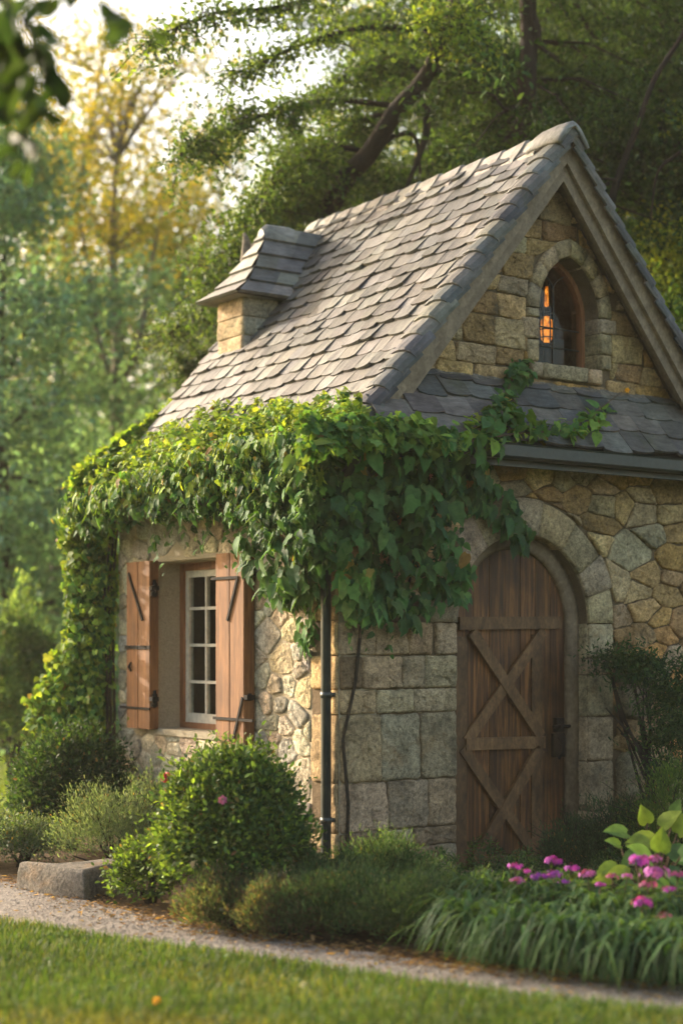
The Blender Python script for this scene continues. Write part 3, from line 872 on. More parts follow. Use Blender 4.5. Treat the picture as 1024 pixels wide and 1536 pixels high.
lp = [np.array([EX, 0, EZ]), np.array([XC, 0, RIDGE])]
for s in (-1, 1):
    a = np.array([XC + s*(XC - EX), 0, EZ]); b = np.array([XC, 0, RIDGE]); n = np.array([s*math.sin(R(50.3)), 0, math.cos(R(50.3))])
    vs = [p + np.array([0, y, 0]) - n*h for y in (YF + .03, YB) for p, h in ((a, .012), (b, .012), (b, .07), (a, .07))]
    deck.add(vs, [(0,1,2,3), (7,6,5,4), (0,4,5,1), (1,5,6,2), (2,6,7,3), (3,7,4,0)])
rf = MB()
o0 = np.array([EX, YF + .02, EZ])
slate_plane(rf, o0, E, SL, SN, YB - YF - .02, SLEN - .03, .142, (.125, .215), r4, PAL_SLATE)
SLr = np.array([-SL[0], 0, SL[2]]); SNr = np.array([-SN[0], 0, SN[2]])
slate_plane(rf, np.array([2*XC - EX, YF + .02, EZ]), E, SLr, SNr, YB - YF - .02, SLEN - .03, .158, (.16, .25), r4, PAL_BLUE)
roof = rf.build('roof', M['slate'], cot)
deck.build('roof_deck', M['wood_trim'], roof)
vg = MB()                                            # rolled verge tiles along both front rakes
for s, (u, n, ox) in ((-1, (SL, SN, EX)), (1, (SLr, SNr, 2*XC - EX))):
    v = .28
    while v < SLEN - .12:
        L = .158; j = r4.uniform(-.006, .006)
        secs = []
        for t, lift in ((0, .036), (.1, .041), (1.4, .010)):
            o = np.array([ox, 0, EZ]) + u*(v + L*t)
            prof = [(YF + .15, .008 + lift), (YF + .09, .026 + lift), (YF + .03, .034 + lift), (YF - .03, .026 + lift), (YF - .066, -.002 + lift), (YF - .076, -.04 + lift), (YF - .070, -.066 + lift), (YF - .052, -.066 + lift), (YF - .05, -.02 + lift), (YF + .0, .006 + lift), (YF + .15, -.012 + lift)]
            secs.append([o + np.array([0, y + j, 0]) + n*h for y, h in prof])
        vg.loft(secs, True, pick([(.085, .087, .09), (.11, .109, .105), (.07, .072, .075), (.125, .118, .105)], r4))
        v += L
vg.build('verge_tile_row', M['verge'], roof, False)
rc = MB()                                            # ridge capping
y = YF + .20; PALR = [(.24, .215, .18), (.28, .255, .215), (.20, .18, .155)]
def cap_sec(y, up, wd, th=.018):
    zt = RIDGE + .03 + up
    pr = [(-wd, -wd*GS*.93 ), (-wd*.5, -wd*.5*GS*.86), (-.03, -.012), (0, 0), (.03, -.012), (wd*.5, -wd*.5*GS*.86), (wd, -wd*GS*.93)]
    top = [np.array([XC + a, y, zt + b]) for a, b in pr]
    bot = [np.array([XC + a*.97, y, zt + b - th*1.5]) for a, b in pr[::-1]]
    return top + bot
while y < YB - .05:
    L = r4.uniform(.19, .27); sk = r4.uniform(-.012, .012)
    rc.loft([cap_sec(y - .03, .032 + sk*.5, .155), cap_sec(y + L*.5, .022, .15), cap_sec(min(y + L, YB + .02), .008, .145)], True, pick(PALR, r4))
    y += L
rc.build('ridge_cap', M['slate'], roof)
ec = MB()                                            # rounded end cap at the front of the ridge
def end_sec(y, sc, up):
    zt = RIDGE + .085 + up
    an = np.linspace(-1, 1, 11)
    top = [np.array([XC + a*.145*sc, y, zt - (abs(a)**1.7)*.155*sc]) for a in an]
    bot = [np.array([XC + a*.118*sc, y, zt - .035 - (abs(a)**1.4)*.135*sc]) for a in an[::-1]]
    return top + bot
ec.loft([end_sec(YF - .085, 1.0, -.012), end_sec(YF - .07, 1.05, 0), end_sec(YF + .05, 1.06, .005), end_sec(YF + .22, 1.02, -.005), end_sec(YF + .27, .95, -.02)], True, (.22, .215, .20))
ec.build('ridge_end_cap', M['verge'], roof, True)

# bargeboards and soffit boards
for s in (-1, 1):
    bb = MB()
    n = np.array([s*math.sin(R(50.3)), 0, math.cos(R(50.3))]); u = np.array([-s*SL[0], 0, SL[2]])
    top = np.array([XC, 0, RIDGE]); low = top - u*(SLEN - .38)
    for (y0, y1, h0, h1, k) in ((YF - .012, YF + .022, .0, .125, 1.0), (YF + .024, YF + .06, .05, .20, .86), (YF + .062, .085, .055, .085, .8)):
        pts = []
        for h, yy in ((h0, y0), (h1, y0), (h1, y1), (h0, y1)):
            a = low - n*h; t = (top - n*h)
            # mitre: stop both boards on the centre line
            L = (XC - a[0]) / u[0]; pts.append((a + np.array([0, yy, 0]), a + u*L + np.array([0, yy, 0])))
        bb.loft([[p[0] for p in pts], [p[1] for p in pts]], True, (k, k, k*.98))
    bb.build('bargeboard', M['wood_trim'], cot)

# pent roof over the door wall, gutter, downpipe
PZ0, PZ1, PY0, PY1 = 2.905, 3.40, -.31, .095
pe = MB(); pu = np.array([0, PY1 - PY0, PZ1 - PZ0]); PL = np.linalg.norm(pu); pu /= PL; pn = np.array([0, -pu[2], pu[1]])
PE = np.array([1.0, 0, 0])
def hip(x, v):                                       # clipped by the main roof plane at the corner
    p = np.array([EX + .0 + x, 0, PZ0]) + pu*v
    return p[0] - .15 < XC - (RIDGE - p[2])/GS + .10*(v > .1)
slate_plane(pe, np.array([EX, PY0, PZ0]), PE, pu, pn, WID + .3 - EX, PL, .185, (.22, .29), r4, PAL_BLUE + [(.13, .115, .095)], .02, hip)
pent = pe.build('pent_roof', M['slate_dark'], cot)
pd = MB()
pd.add([(EX + .05, PY0, PZ0 - .03), (WID + .3, PY0, PZ0 - .03), (WID + .3, PY1 + .1, PZ1 + .09), (.66, PY1 + .1, PZ1 + .09), (EX + .05, -.0, PZ0 - .10), (WID + .3, -.0, PZ0 - .10)],
       [(0, 1, 2, 3), (0, 4, 5, 1)])
pd.build('pent_deck', M['gutter'], pent)
fl_ = MB()
fl_.loft([[(x, .085 - .0, PZ1 - .02), (x, .045, PZ1 - .035), (x, .045, PZ1 - .015), (x, .09, PZ1 + .03)] for x in (.62, WID + .2)], True, (.17, .15, .12))
fl_.build('flashing', M['stone_dressed'], pent)
gu = MB()
prof = [(-.295, 2.80), (-.375, 2.80), (-.392, 2.815), (-.395, 2.885), (-.402, 2.898), (-.385, 2.898), (-.38, 2.82), (-.31, 2.82), (-.30, 2.89), (-.29, 2.89)]
gu.loft([[(x, a, b) for a, b in prof] for x in np.linspace(-.2, WID + .4, 12)], True)
gu.build('gutter', M['gutter'], cot)
fa = MB(); fa.box((-.1, -.287, 2.76), (WID + .3, -.262, 2.895)); fa.box((-.1, -.26, 2.80), (WID + .3, -.005, 2.83)); fa.build('fascia_board', M['gutter'], cot)
ef = MB(); ef.box((EX + .03, -.05, EZ - .10), (EX + .055, YB - .02, EZ + .04)); ef.box((EX + .057, -.05, EZ - .06), (-.022, YB - .02, EZ - .035)); ef.build('eave_board', M['wood_trim'], cot)
dp = MB(); xx, yy = -.075, .035
dp.tube([(-.10, -.34, 2.80), (-.10, -.32, 2.72), (xx, yy - .06, 2.50), (xx, yy, 2.40), (xx, yy, .10), (xx - .03, yy - .02, .04), (xx - .12, yy - .06, .02)], .033, 12)
for zz in (.45, 1.25, 2.05):
    dp.tube([(xx, yy, zz - .02), (xx, yy, zz + .02)], .037, 12); dp.box((xx + .02, yy - .015, zz - .012), (.0, yy + .015, zz + .012))
dp.build('downpipe', M['gutter'], cot, True)

# little capped turret on the roof slope
pc = on_plane(365, 535, (XC, 0, RIDGE), SN); X0, Y0 = pc[0], pc[1]
Y1 = on_x(327, 500, X0)[1]; ZT = on_plane(363, 447, (X0, Y0, 0), FW)[2] + .03
tb = MB(); r5 = random.Random(9)
X2 = X0 + (ZT + .25 - pc[2]) / GS
tb.prism([(X0, pc[2] - .35), (X0 + .35, pc[2] - .1), (X2, ZT), (X0, ZT)], lambda u, v, h: (u, Y0 + h, v), 0.004, Y1 - Y0 - .004)
tur = tb.build('turret', M['mortar_side'], cot)
tw = MB()
zz = pc[2] - .40
while zz < ZT - .02:
    h = min(r5.uniform(.15, .24), ZT - zz)
    if ZT - zz - h < .07: h = ZT - zz
    stone(tw, [(Y0 + .002, zz), (Y1 - .002, zz), (Y1 - .002, zz + h), (Y0 + .002, zz + h)], lambda u, v, H: (X0 - H, u, v), .01, pick([(.42, .32, .19), (.46, .35, .20)], r5), r5, .003, 0, .003)  # paler stone tones give this face its lit look
    wsp = X2 - X0
    for a, b in ((X0 + .003, X0 + wsp*.55), (X0 + wsp*.55, X2)):
        stone(tw, [(a, zz), (b, zz), (b, zz + h), (a, zz + h)], lambda u, v, H: (u, Y0 - H, v), .01, pick([(.27, .24, .19), (.31, .27, .20)], r5), r5, .003, 0, .003)  # darker stone tones paint the shade on this face
    zz += h
tw.build('turret_stone_facing', M['stone_side'], tur, True)
tr = MB(); YM = (Y0 + Y1)/2
apx = on_y(408, 341, YM); AX, AZ = apx[0], apx[2]
Wd = (Y1 - Y0)/2; rowsN = 5
ZE = ZT - .015
def tring(t):                                        # concave flared hip: half width, front x, height
    f = (1 - t); hw = (Wd + .12)*(.10 + .90*f**1.35); x = X0 - .12 + (AX - X0 + .08)*t**.78; return hw, x, ZE + (AZ - ZE)*(t**1.08)
XR = lambda z: X2 + (z - ZT)/GS + .12
for i in range(rowsN):
    t0, t1 = i/rowsN, (i + 1.25)/rowsN
    h0, xa, z0 = tring(t0); h1, xb, z1 = tring(min(t1, 1.0)); th = .018; up = .03
    cols = [pick([(.22, .21, .19), (.19, .185, .17), (.26, .24, .205)], r5) for _ in range(4)]
    def face(pa, pb, pc_, pd_, n, c):
        n = np.array(n, float); n /= np.linalg.norm(n)
        a, b, c_, d = [np.array(q, float) for q in (pa, pb, pc_, pd_)]
        tr.add([a, b, a + n*up, b + n*up, c_, d, ], [(0, 1, 3, 2), (2, 3, 4, 5)], c)
    # front hip face (towards -X), split in two slates
    ys = [YM - h0, YM + h0*r5.uniform(-.3, .3), YM + h0]; yt = [YM - h1, YM + h1*.1, YM + h1]
    for k in range(2):
        face((xa, ys[k], z0), (xa, ys[k+1], z0), (xb, yt[k+1], z1), (xb, yt[k], z1), (-1, 0, .7), pick([(.19, .18, .16), (.14, .135, .12), (.23, .21, .18)], r5, .3))
    for s in (-1, 1):
        xe0, xe1 = XR(z0), XR(z1); m = r5.uniform(.35, .6)
        f1_ = r5.uniform(.22, .40); f2_ = r5.uniform(.58, .78)
        xs = [xa, xa + (xe0 - xa)*f1_, xa + (xe0 - xa)*f2_, xe0]; xt = [xb, xb + (xe1 - xb)*f1_, xb + (xe1 - xb)*f2_, xe1]
        for k in range(3):
            face((xs[k], YM + s*h0, z0), (xs[k+1], YM + s*h0, z0), (xt[k+1], YM + s*h1, z1), (xt[k], YM + s*h1, z1), (0, s, .7), pick([(.16, .15, .135), (.115, .11, .105), (.20, .185, .155)], r5, .3))
tr.add([(X0 - .12, YM - Wd - .09, ZE - .004), (XR(ZE), YM - Wd - .09, ZE - .004), (XR(ZE), YM + Wd + .09, ZE - .004), (X0 - .12, YM + Wd + .09, ZE - .004)], [(0, 1, 2, 3)], (.2, .18, .15))
h5, x5, z5 = tring(1.0)
tr.loft([[(x, YM - .065, z5 - .07 + dz), (x, YM - .035, z5 + .0 + dz), (x, YM, z5 + .025 + dz), (x, YM + .035, z5 + dz), (x, YM + .065, z5 - .07 + dz)] for x, dz in ((x5 - .07, -.05), (x5 - .02, -.008), (x5 + .2, .0), (XR(z5) + .02, -.16))], True, (.25, .235, .20))
tr.build('turret_roof', M['slate'], tur)
stub = MB()
a = on_y(371, 372, YM + .2)
stub.tube([(a[0], a[1], a[2] - .35), (a[0] - .01, a[1], a[2] - .1), (a[0] + .0, a[1] + .01, a[2] + .05), (a[0] - .03, a[1], a[2] + .12)], [.055, .05, .035, .012], 9, (.2, .17, .13))
stub.tube([(a[0] + .02, a[1], a[2] - .1), (a[0] + .08, a[1] + .02, a[2] + .02), (a[0] + .10, a[1], a[2] + .07)], [.05, .04, .015], 8, (.22, .19, .14))
stub.build('finial', M['stone_dressed'], tur, True)

# lamp glow seen through the gable window
LP = on_y(819, 480, .50)
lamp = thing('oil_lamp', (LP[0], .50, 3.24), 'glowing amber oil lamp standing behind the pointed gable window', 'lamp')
lm = MB(); bx, by = LP[0], .50; z1 = on_y(819, 515, .5)[2]; z2 = on_y(819, 475, .5)[2]; z3 = on_y(819, 460, .5)[2]; z4 = on_y(819, 430, .5)[2]
lm.tube([(bx, by, 3.24), (bx, by, 3.28), (bx, by, 3.34), (bx, by, z1)], [.09, .08, .03, .03], 12); lm.build('stem', M['iron'], lamp)
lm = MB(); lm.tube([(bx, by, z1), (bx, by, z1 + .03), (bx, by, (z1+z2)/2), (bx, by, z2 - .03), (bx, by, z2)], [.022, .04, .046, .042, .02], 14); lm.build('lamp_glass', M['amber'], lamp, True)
lm = MB()
for k in range(6):
    an = k*math.pi/3 + .3; lm.tube([(bx + .052*math.cos(an), by + .052*math.sin(an), z1 - .02), (bx + .056*math.cos(an), by + .056*math.sin(an), (z1 + z2)/2), (bx + .03*math.cos(an), by + .03*math.sin(an), z4 + .03)], .006, 5)
for zz in (z1 + .04, (z1 + z2)/2, z2 + .02): lm.tube([(bx + .055*math.cos(q), by + .055*math.sin(q), zz) for q in np.linspace(0, 2*math.pi, 13)], .005, 5)
lm.build('cage', M['iron'], lamp)
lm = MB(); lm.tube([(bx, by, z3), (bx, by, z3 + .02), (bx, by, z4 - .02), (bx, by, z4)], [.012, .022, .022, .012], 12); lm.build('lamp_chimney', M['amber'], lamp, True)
# ------------------------------------------------------------------ foliage helpers
def unit(v): return v / np.maximum(np.linalg.norm(v, axis=-1, keepdims=True), 1e-9)
HEXV = np.array([(0, 0, 0), (.30, .26, .06), (.68, .24, .07), (1.0, 0, -.04), (.68, -.24, .07), (.30, -.26, .06)])
HEXF = np.array([(0, 1, 2, 3), (0, 3, 4, 5)])
QUADV = np.array([(0, 0, 0), (.5, .30, .08), (1, 0, 0), (.5, -.30, .08)]); QUADF = np.array([(0, 1, 2, 3)])
IVYV = np.array([(.30, 0, .0), (.0, 0, .0), (-.10, .22, .05), (.10, .46, .02), (.38, .30, .06), (.62, .34, .01), (.72, .16, .03), (1.0, 0, -.10),
                 (.72, -.16, .03), (.62, -.34, .01), (.38, -.30, .06), (.10, -.46, .02), (-.10, -.22, .05)])
IVYF = np.array([(0, 1, 2), (0, 2, 3), (0, 3, 4), (0, 4, 5), (0, 5, 6), (0, 6, 7), (0, 7, 8), (0, 8, 9), (0, 9, 10), (0, 10, 11), (0, 11, 12), (0, 12, 1)])
HEARTV = np.array([(.30, 0, -.01), (0, 0, 0), (-.06, .20, .04), (.12, .36, .07), (.38, .38, .06), (.64, .26, .02), (.86, .10, -.05), (1.0, 0, -.12),
                   (.86, -.10, -.05), (.64, -.26, .02), (.38, -.38, .06), (.12, -.36, .07), (-.06, -.20, .04)])
def place(tv, tf, P, D, N, S, C, asp=1.0):
    """copies of one small leaf outline: positions, directions, normals, sizes, colours"""
    D = unit(D); B = unit(np.cross(N, D)); N = np.cross(D, B)
    s = S[:, None, None]
    asp = np.broadcast_to(np.asarray(asp, float), (len(P),))[:, None, None]
    V = P[:, None, :] + (tv[None, :, 0:1] * D[:, None, :] + tv[None, :, 1:2] * asp * B[:, None, :] + tv[None, :, 2:3] * N[:, None, :]) * s
    n, k = len(P), len(tv)
    F = (tf[None] + (np.arange(n) * k)[:, None, None]).reshape(-1, tf.shape[1])
    return V.reshape(-1, 3), F, np.repeat(C, len(tf), 0)
def tints(n, pal, r, var=.25):
    pal = np.array(pal); c = pal[r.integers(0, len(pal), n)]
    return c * (1 + r.uniform(-var, var, (n, 1))) * (1 + r.uniform(-.06, .06, (n, 3)))
def rnd_dir(n, r): return unit(r.normal(size=(n, 3)))
class Leaves:
    def __init__(s): s.V = []; s.F = []; s.C = []; s.n = 0
    def add(s, VFC):
        V, F, C = VFC; s.V.append(V); s.F.append(F + s.n); s.C.append(C); s.n += len(V)
    def build(s, name, mat, parent, smooth=False):
        return np_mesh(name, np.concatenate(s.V), np.concatenate(s.F), np.concatenate(s.C), mat, parent, smooth)

GREEN_MID = [(.055, .10, .025), (.07, .12, .03), (.045, .085, .022), (.085, .13, .03)]
GREEN_DARK = [(.022, .052, .018), (.03, .065, .022), (.018, .042, .015), (.04, .075, .024)]
GREEN_YEL = [(.19, .28, .04), (.14, .23, .038), (.25, .31, .05), (.11, .19, .034), (.17, .24, .035)]
GREEN_GREY = [(.085, .13, .075), (.105, .15, .09), (.07, .105, .06), (.125, .165, .105)]
GREEN_OLIVE = [(.065, .095, .042), (.08, .105, .048), (.05, .08, .036), (.10, .095, .05)]
GREEN_BED = [(.06, .11, .042), (.078, .13, .052), (.048, .09, .036), (.095, .14, .06)]

# ------------------------------------------------------------------ shrubs and bed plants
def bush(name, base, rx, ry, h, label, cat, pal, n, size, seed, group=None, lump=.18, tmpl=(HEXV, HEXF), asp=.9, up=.25, low=0.0, inner=.45, mat='leaf', tipcol=None):
    r = np.random.default_rng(seed)
    t = thing(name, base, label, cat, group); base = np.array(base, float)
    # lumpy ellipsoid of clumps, each clump a spray of leaves
    nc = max(30, n // 26)
    d = rnd_dir(nc, r); d[:, 2] = np.abs(d[:, 2]) * 1.0 - .25 * (r.random(nc) < .35)
    d = unit(d)
    ph = r.uniform(0, 6.28, 6)
    bumpf = 1 + lump * (np.sin(d[:, 0]*5 + ph[0]) * np.sin(d[:, 1]*5 + ph[1]) + .6*np.sin(d[:, 2]*7 + ph[2]) * np.sin(d[:, 0]*8 + ph[3])) + r.normal(0, .05, nc)
    rad = (1 - inner * r.random(nc) ** 2.2) * bumpf
    ctr = np.stack([d[:, 0]*rx*rad, d[:, 1]*ry*rad, h*(.40 + .60*d[:, 2]*rad)], 1)
    ctr[:, 2] = np.maximum(ctr[:, 2], .02 + low)
    k = n // nc
    P = np.repeat(ctr, k, 0) + r.normal(size=(nc*k, 3)) * np.array([.05, .05, .05]) * (min(rx, h)/.45)
    P[:, 2] = np.maximum(P[:, 2], .01)
    out = np.repeat(d, k, 0)
    D = out * .7 + rnd_dir(nc*k, r) * .8 + np.array([0, 0, up]); N = out * .6 + rnd_dir(nc*k, r) * .6 + np.array([0, 0, .6])
    C = tints(nc*k, pal, r) * np.repeat(1 + r.uniform(-.22, .22, (nc, 1)), k, 0)
    if tipcol is not None:
        m = r.random(nc*k) < .12; C[m] = tints(m.sum(), tipcol, r)
    m = r.random(nc*k) < .012; C[m] = tints(m.sum(), [(.16, .10, .045), (.20, .15, .05)], r)
    L = Leaves(); L.add(place(*tmpl, P + base, D, N, r.uniform(.55, 1.4, nc*k) * size, C, asp))
    shoots = []
    for i in range(34):
        q = d[r.integers(0, nc)]; q = unit(q + np.array([0, 0, .45*(q[2] > -.1)]))
        p0 = np.array([q[0]*rx, q[1]*ry, h*(.40 + .60*q[2])])*.86; ln = r.uniform(.10, .26)*min(1.4, h/.6); p1 = p0 + (q + rnd_dir(1, r)[0]*.35)*ln
        if p1[2] < .03: continue
        m = 12; s = np.linspace(.2, 1, m)[:, None]; PP = p0 + (p1 - p0)*s + r.normal(0, .006, (m, 3))
        L.add(place(*tmpl, PP + base, rnd_dir(m, r)*.8 + q*.8, rnd_dir(m, r)*.6 + UP*.8, r.uniform(.6, 1.2, m)*size, tints(m, pal, r), asp)); shoots.append((p0 + base, p1 + base))
    L.build('foliage', M[mat], t)
    st_ = MB(); rr = random.Random(seed)
    for i in range(9):
        j = rr.randrange(nc); e = base + ctr[j] * .86; m = base + ctr[j] * np.array([.35, .35, .45])
        st_.tube([base + np.array([rr.uniform(-.04, .04), rr.uniform(-.04, .04), -.02]), m, e], [.012, .009, .004], 5)
    for p0, p1 in shoots: st_.tube([p0, p1], [.0035, .0015], 4, cap=False)
    st_.build('stem', M['bark'], t)
    return t
def gp(px, py, d): # ground point under a photo column at distance d
    return pxd(px, d)

bush('box_bush', pxd(108, 12.2), .41, .41, .88, 'round dense dark box bush at the far end of the shuttered wall', 'bush', GREEN_DARK + GREEN_MID[:1], 26000, .034, 31, lump=.08, up=.3)
bush('round_shrub', pxd(350, 9.35), .42, .42, .92, 'large round green shrub below the right shutter with a few pink blooms', 'bush', GREEN_MID + GREEN_DARK[1:2] + GREEN_YEL[1:2], 26000, .036, 32, lump=.09)
bush('wispy_shrub', pxd(170, 11.0), .36, .30, .55, 'loose grey green wispy shrub behind the stone trough edge', 'bush', GREEN_GREY, 9000, .026, 33, lump=.3, asp=.45, up=.9)
bush('silver_shrub', pxd(235, 11.3), .22, .22, .62, 'pale silvery upright shrub beside the wall between the two round bushes', 'bush', GREEN_GREY, 4000, .028, 43, lump=.3, asp=.4, up=1.0)
bush('low_plant', pxd(30, 11.3), .32, .25, .32, 'low spreading grey green plant by the bend of the path', 'plant', GREEN_GREY + GREEN_MID[:1], 6000, .028, 34, lump=.25, asp=.6)
bush('low_plant', pxd(-45, 11.6), .32, .3, .36, 'low spreading plant cut by the picture edge beside the path', 'plant', GREEN_GREY + GREEN_MID[:1], 5000, .028, 44, lump=.25, asp=.6)
bush('trailing_plant', pxd(222, 9.75), .22, .16, .34, 'small bright green trailing plant between trough edge and round shrub', 'plant', GREEN_MID + GREEN_YEL[1:2], 4000, .03, 35, lump=.3)
bush('heather', pxd(352, 8.9), .27, .18, .27, 'brownish olive heather tuft in front of the round shrub', 'heather', GREEN_OLIVE, 13000, .026, 36, lump=.3, asp=.45, up=1.0, tipcol=[(.11, .075, .05), (.10, .065, .05)])
bush('heather', pxd(432, 8.65), .26, .17, .28, 'reddish brown heather tuft between shrub and downpipe foot', 'heather', GREEN_OLIVE + [(.09, .075, .048)], 12000, .026, 37, lump=.3, asp=.45, up=1.0, tipcol=[(.11, .075, .05), (.10, .065, .05)])
bush('creeping_juniper', pxd(520, 8.7), .34, .24, .31, 'dark feathery low juniper in front of the cottage corner', 'shrub', GREEN_BED + GREEN_OLIVE[2:3], 16000, .028, 38, lump=.35, asp=.4, up=.7)
bush('creeping_juniper', pxd(622, 8.6), .32, .24, .30, 'low feathery juniper left of the strap leaved clumps', 'shrub', GREEN_BED + GREEN_GREY[2:3], 16000, .028, 39, lump=.35, asp=.4, up=.7)
bush('creeping_juniper', pxd(575, 9.5), .32, .22, .38, 'taller feathery juniper against the dressed corner stones', 'shrub', GREEN_BED + GREEN_DARK[3:], 13000, .028, 40, lump=.35, asp=.4, up=.9)
bush('creeping_juniper', pxd(480, 9.2), .22, .2, .32, 'feathery juniper around the foot of the downpipe', 'shrub', GREEN_BED + GREEN_OLIVE[2:3], 10000, .026, 45, lump=.35, asp=.4, up=.9)
bush('rosemary_bush', pxd(862, 10.1), .24, .22, .44, 'dark upright rosemary bush in front of the right door jamb', 'bush', [(.03, .062, .03), (.04, .075, .036), (.025, .05, .024)], 8000, .026, 41, lump=.2, asp=.35, up=1.0)
bush('rosemary_bush', pxd(935, 10.2), .30, .26, .55, 'dark bushy rosemary behind the big leaved hosta', 'bush', [(.03, .062, .03), (.035, .068, .03), (.025, .05, .024)], 8000, .026, 46, lump=.25, asp=.4, up=.9)
bush('fresh_shrub', pxd(1015, 10.0), .30, .3, .80, 'fresh light green shrub at the picture edge above the hosta', 'bush', GREEN_MID + [(.09, .15, .03)], 9000, .026, 42, lump=.2, asp=.45, up=.8)

# wall shrub with bare twisted stems right of the door
r = np.random.default_rng(60)
wsb = thing('wall_shrub', pxd(985, 11.3), 'dark ferny shrub on bare twisted stems against the wall right of the door', 'shrub')
L = Leaves(); stw = MB(); rr = random.Random(60)
bw = np.array(ROOT[wsb.name])
def ferny(ctrs, n, sz, sig):
    for c, dr in ctrs:
        P = np.array(c) + r.normal(size=(n, 3)) * sig; D = np.array(dr) + rnd_dir(n, r)*.7; N = rnd_dir(n, r)*.6 + np.array([-.2, -.5, .8])
        L.add(place(HEXV, HEXF, P, D, N, r.uniform(.6, 1.3, n)*sz, tints(n, GREEN_DARK + [(.055, .095, .028), (.045, .085, .03)], r), .55))
pts = []
for (px, py, d, s) in ((910, 990, 11.35, .6), (940, 985, 11.3, .8), (965, 995, 11.3, 1), (990, 1020, 11.2, 1), (1010, 1040, 11.2, 1), (985, 1060, 11.1, .8), (1020, 1085, 11.0, 1), (1005, 1100, 11.0, .9), (1035, 1050, 11.1, 1.2), (1050, 1120, 10.9, 1.3), (1040, 1000, 11.3, 1.0), (1000, 1150, 10.9, .6), (975, 1110, 11.1, .4), (950, 1010, 11.2, .6)):
    p = at(px, py, d); pts.append(p); ferny([(p, (0, -.3, -.2))], int(620*s), .042, np.array([.10, .07, .055]))
for i in range(16):
    e = pts[rr.randrange(len(pts))]; b_ = bw + np.array([rr.uniform(-.15, .2), rr.uniform(-.05, .1), 0])
    m1 = b_*.65 + e*.35 + np.array([rr.uniform(-.12, .12), rr.uniform(-.08, .04), .05]); m2 = b_*.3 + e*.7 + np.array([rr.uniform(-.1, .1), rr.uniform(-.06, .04), .02])
    stw.tube([b_, m1, m2, e], [.014, .011, .008, .004], 6)
for (a, b_) in (((908, 1062), (1000, 1180)), ((925, 1090), (985, 1185)), ((915, 1070), (960, 1130)), ((930, 1100), (1010, 1170))):
    p0 = at(*a, 11.2); p1 = at(*b_, 10.9); stw.tube([p0, p0*.6 + p1*.4 + np.array([.02, -.05, -.02]), p1], [.006, .010, .013], 6)
L.build('foliage', M['leaf'], wsb); stw.build('stem', M['bark'], wsb)
moss = MB()
# moss cap on the rough pier stones
ms = thing('moss_cushion', (2.62, -.07, 1.42), 'hanging tuft of dark moss on top of the rough pier stone by the door jamb', 'moss')
n = 1500; P = np.stack([r.uniform(2.44, 2.84, n), r.uniform(-.14, .0, n), 1.43 + r.normal(0, .02, n)], 1); D = rnd_dir(n, r)*.7 + np.array([0, -.6, -.5])
L = Leaves(); L.add(place(HEXV, HEXF, P, D, rnd_dir(n, r) + np.array([0, -.5, .6]), r.uniform(.6, 1.4, n)*.04, tints(n, GREEN_DARK, r), .3)); L.build('foliage', M['leaf'], ms)

# strap leaved clumps along the path
def strap_clump(loc, label, seed, n=150, ln=.42, h=.30):
    r = np.random.default_rng(seed); t = thing('daylily_clump', loc, label, 'plant', 'strap leaved clumps along the path')
    seg = 7; L = Leaves(); az = r.uniform(0, 2*np.pi, n); az = np.where(r.random(n) < .45, r.normal(-2.3, .8, n), az)
    ll = ln * r.uniform(.6, 1.2, n); w = r.uniform(.007, .014, n); hh = h * r.uniform(.6, 1.25, n)
    b0 = np.array(loc) + np.stack([r.normal(0, .07, n), r.normal(0, .07, n), np.zeros(n)], 1)
    dv = np.stack([np.cos(az), np.sin(az), np.zeros(n)], 1); sv = np.stack([-np.sin(az), np.cos(az), np.zeros(n)], 1)
    tw = r.normal(0, .5, n)
    V = []
    for i in range(seg + 1):
        s = i/seg; out = ll * (s**1.25) * .95; z = hh * (1.9*s - 1.75*s**2.3) * 1.15
        c = b0 + dv*out[:, None] + sv*(tw*s*s*.05)[:, None]; c[:, 2] = np.maximum(z, .015)
        ww = w * (1 - s**2.6) * (0.55 + 1.0*s if s < .45 else 1.0) + .0006
        V.append(c - sv*ww[:, None] + UP*.004); V.append(c); V.append(c + sv*ww[:, None] + UP*.004)
    V = np.stack(V, 1); k = V.shape[1]; F = []
    for i in range(seg):
        F += [(3*i, 3*i+1, 3*i+4, 3*i+3), (3*i+1, 3*i+2, 3*i+5, 3*i+4)]
    F = np.array(F); C = tints(n, [(.038, .085, .028), (.05, .10, .032), (.03, .07, .028), (.062, .115, .038)], r, .3)
    L.add((V.reshape(-1, 3), (F[None] + (np.arange(n)*k)[:, None, None]).reshape(-1, 4), np.repeat(C, len(F), 0))); L.build('foliage', M['leaf'], t)
spots = [(708, 8.15, 'leftmost strap leaved clump, arching out over the path below the door'), (762, 7.95, 'strap leaved clump under the purple flowers, second along the path'),
         (828, 7.80, 'strap leaved clump by the path edge, third from the juniper'), (895, 7.65, 'strap leaved clump by the path edge in front of the lone magenta flower'),
         (962, 7.55, 'strap leaved clump by the path edge right of the lone magenta flower'), (1022, 7.45, 'strap leaved clump by the path at the picture edge'),
         (740, 8.55, 'back row strap leaved clump nearest the door foot'), (812, 8.4, 'back row strap leaved clump between door foot and hosta'),
         (880, 8.2, 'back row strap leaved clump below the hosta leaves'), (952, 8.05, 'back row strap leaved clump under the pink phlox heads'), (1030, 7.95, 'back row strap leaved clump at the picture edge')]
for i, (px, d, lab) in enumerate(spots): strap_clump(pxd(px, d), lab, 70 + i, 170, .38 if i < 6 else .34, .36 if i < 6 else .40)

